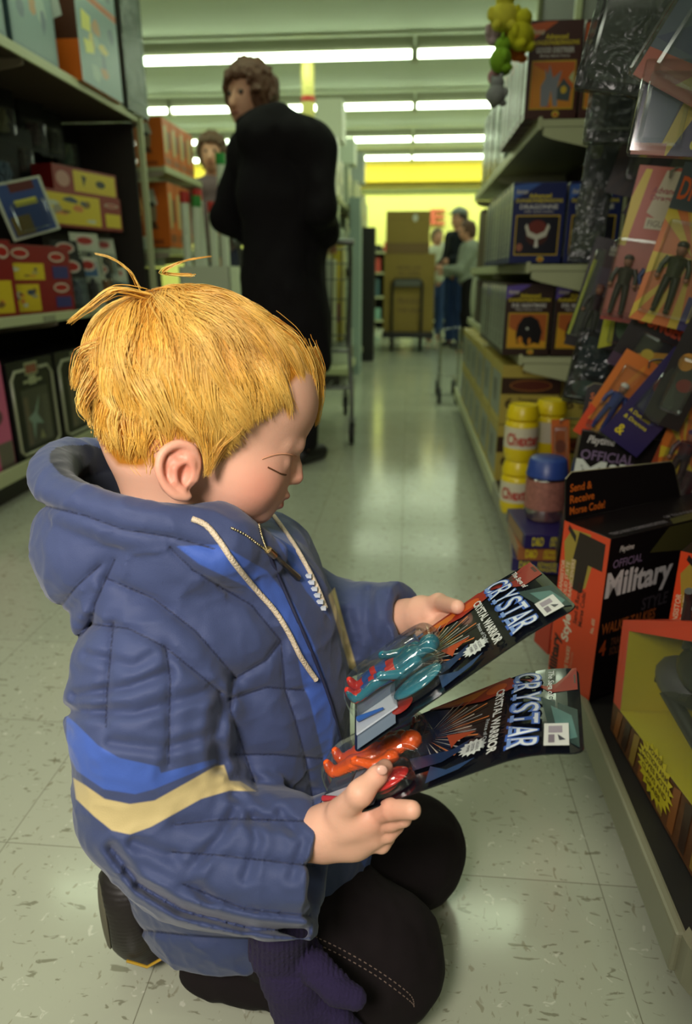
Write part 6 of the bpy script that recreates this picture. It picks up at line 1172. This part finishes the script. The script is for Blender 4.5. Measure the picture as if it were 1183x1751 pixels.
    C.cap(q(0, .0, -.03), q(0, .0, .25), .10*k, .12*k, .02, sub=True)
    C.box(P(0, 0, zb-.2), (.6, .6, .2*k), None, .01, .02, sub=True)
    C.disp = lambda PP, d: vnoise(PP*np.array([9, 9, 6.]))*.014+vnoise(PP*np.array([24, 24, 14.]))*.005
    sculpt('coat' if coat else 'jacket', C, res, lo, hi, mat('cloth', top, .9, spec=.2, noise=.08, scale=20), e, marg=.03)
    Lg = Sdf()
    for s in (-1, 1): Lg.chain([P(s*.085, 0, .93), P(s*.10, -.005, .50), P(s*.10, .02, .10)], np.array([.095, .075, .065])*k, .03)
    Lg.box(P(0, 0, -.125), (.6, .6, .2), None, .005, .01, sub=True); Lg.disp = lambda PP, d: vnoise(PP*np.array([14, 14, 8.]))*.006
    sculpt('trousers', Lg, res, lo, hi, mat('cloth', legs, .9, spec=.2), e, marg=.03)
    for s in (-1, 1):
        Sh = Sdf(); Sh.chain([P(s*.10, .035, .045), P(s*.105, -.11, .036)], [.044*k, .040*k], .01); Sh.box(P(0, 0, -.2), (.6, .6, .2), None, .001, .004, sub=True); sculpt('shoe', Sh, res, lo, hi, mat('cloth', legc_shoe, .5), e, marg=.03)
    return e
human('woman in a long black coat looking back over her shoulder by the cart', (-.555, 3.20, 0), PI*.84, 1.70, (20, 16, 20), (20, 17, 20), (96, 60, 40), head_off=(-.15, -.05, -.025), head_rz=-PI*1.0, arms=(((.32, .02, 1.12), (.22, -.13, 1.0)), ((-.215, .02, 1.12), (-.12, -.16, 1.03))), coat=.44, bulk=1.16, hood=True, headdrop=.02, hair_vol=1.15, res=.007)
human('smiling woman with brown curls and a mauve jumper behind the gift wrap bin', (-1.42, 5.33, 0), .12, 1.80, (110, 92, 96), (60, 60, 80), (90, 62, 40), res=.009, hair_vol=1.12, arms=(((.24, -.02, 1.12), (.10, -.22, 1.10)), ((-.24, .02, 1.12), (-.12, -.20, 1.05))))
human('person in a grey cap and dark vest standing at the far end of the aisle', (.56, 8.75, 0), -.9, 1.60, (30, 34, 40), (52, 72, 120), (60, 44, 36), cap=(120, 126, 120), res=.013, arms=(((.22, .02, 1.12), (.10, -.22, 1.08)), ((-.22, .02, 1.12), (-.10, -.22, 1.02))))
human('person with brown hair and grey jacket facing left at the far shelving', (.66, 8.2, 0), -PI/2, 1.42, (140, 146, 132), (22, 18, 20), (84, 52, 34), res=.012, headdrop=.04, arms=(((.20, -.14, 1.10), (.10, -.34, 1.12)), ((-.20, -.10, 1.08), (-.06, -.34, 1.06))), bulk=1.1)
human('person in a white shirt and blue jeans behind the brown cartons', (.34, 9.5, 0), .5, 1.42, (196, 200, 176), (56, 76, 120), (120, 100, 70), res=.014)
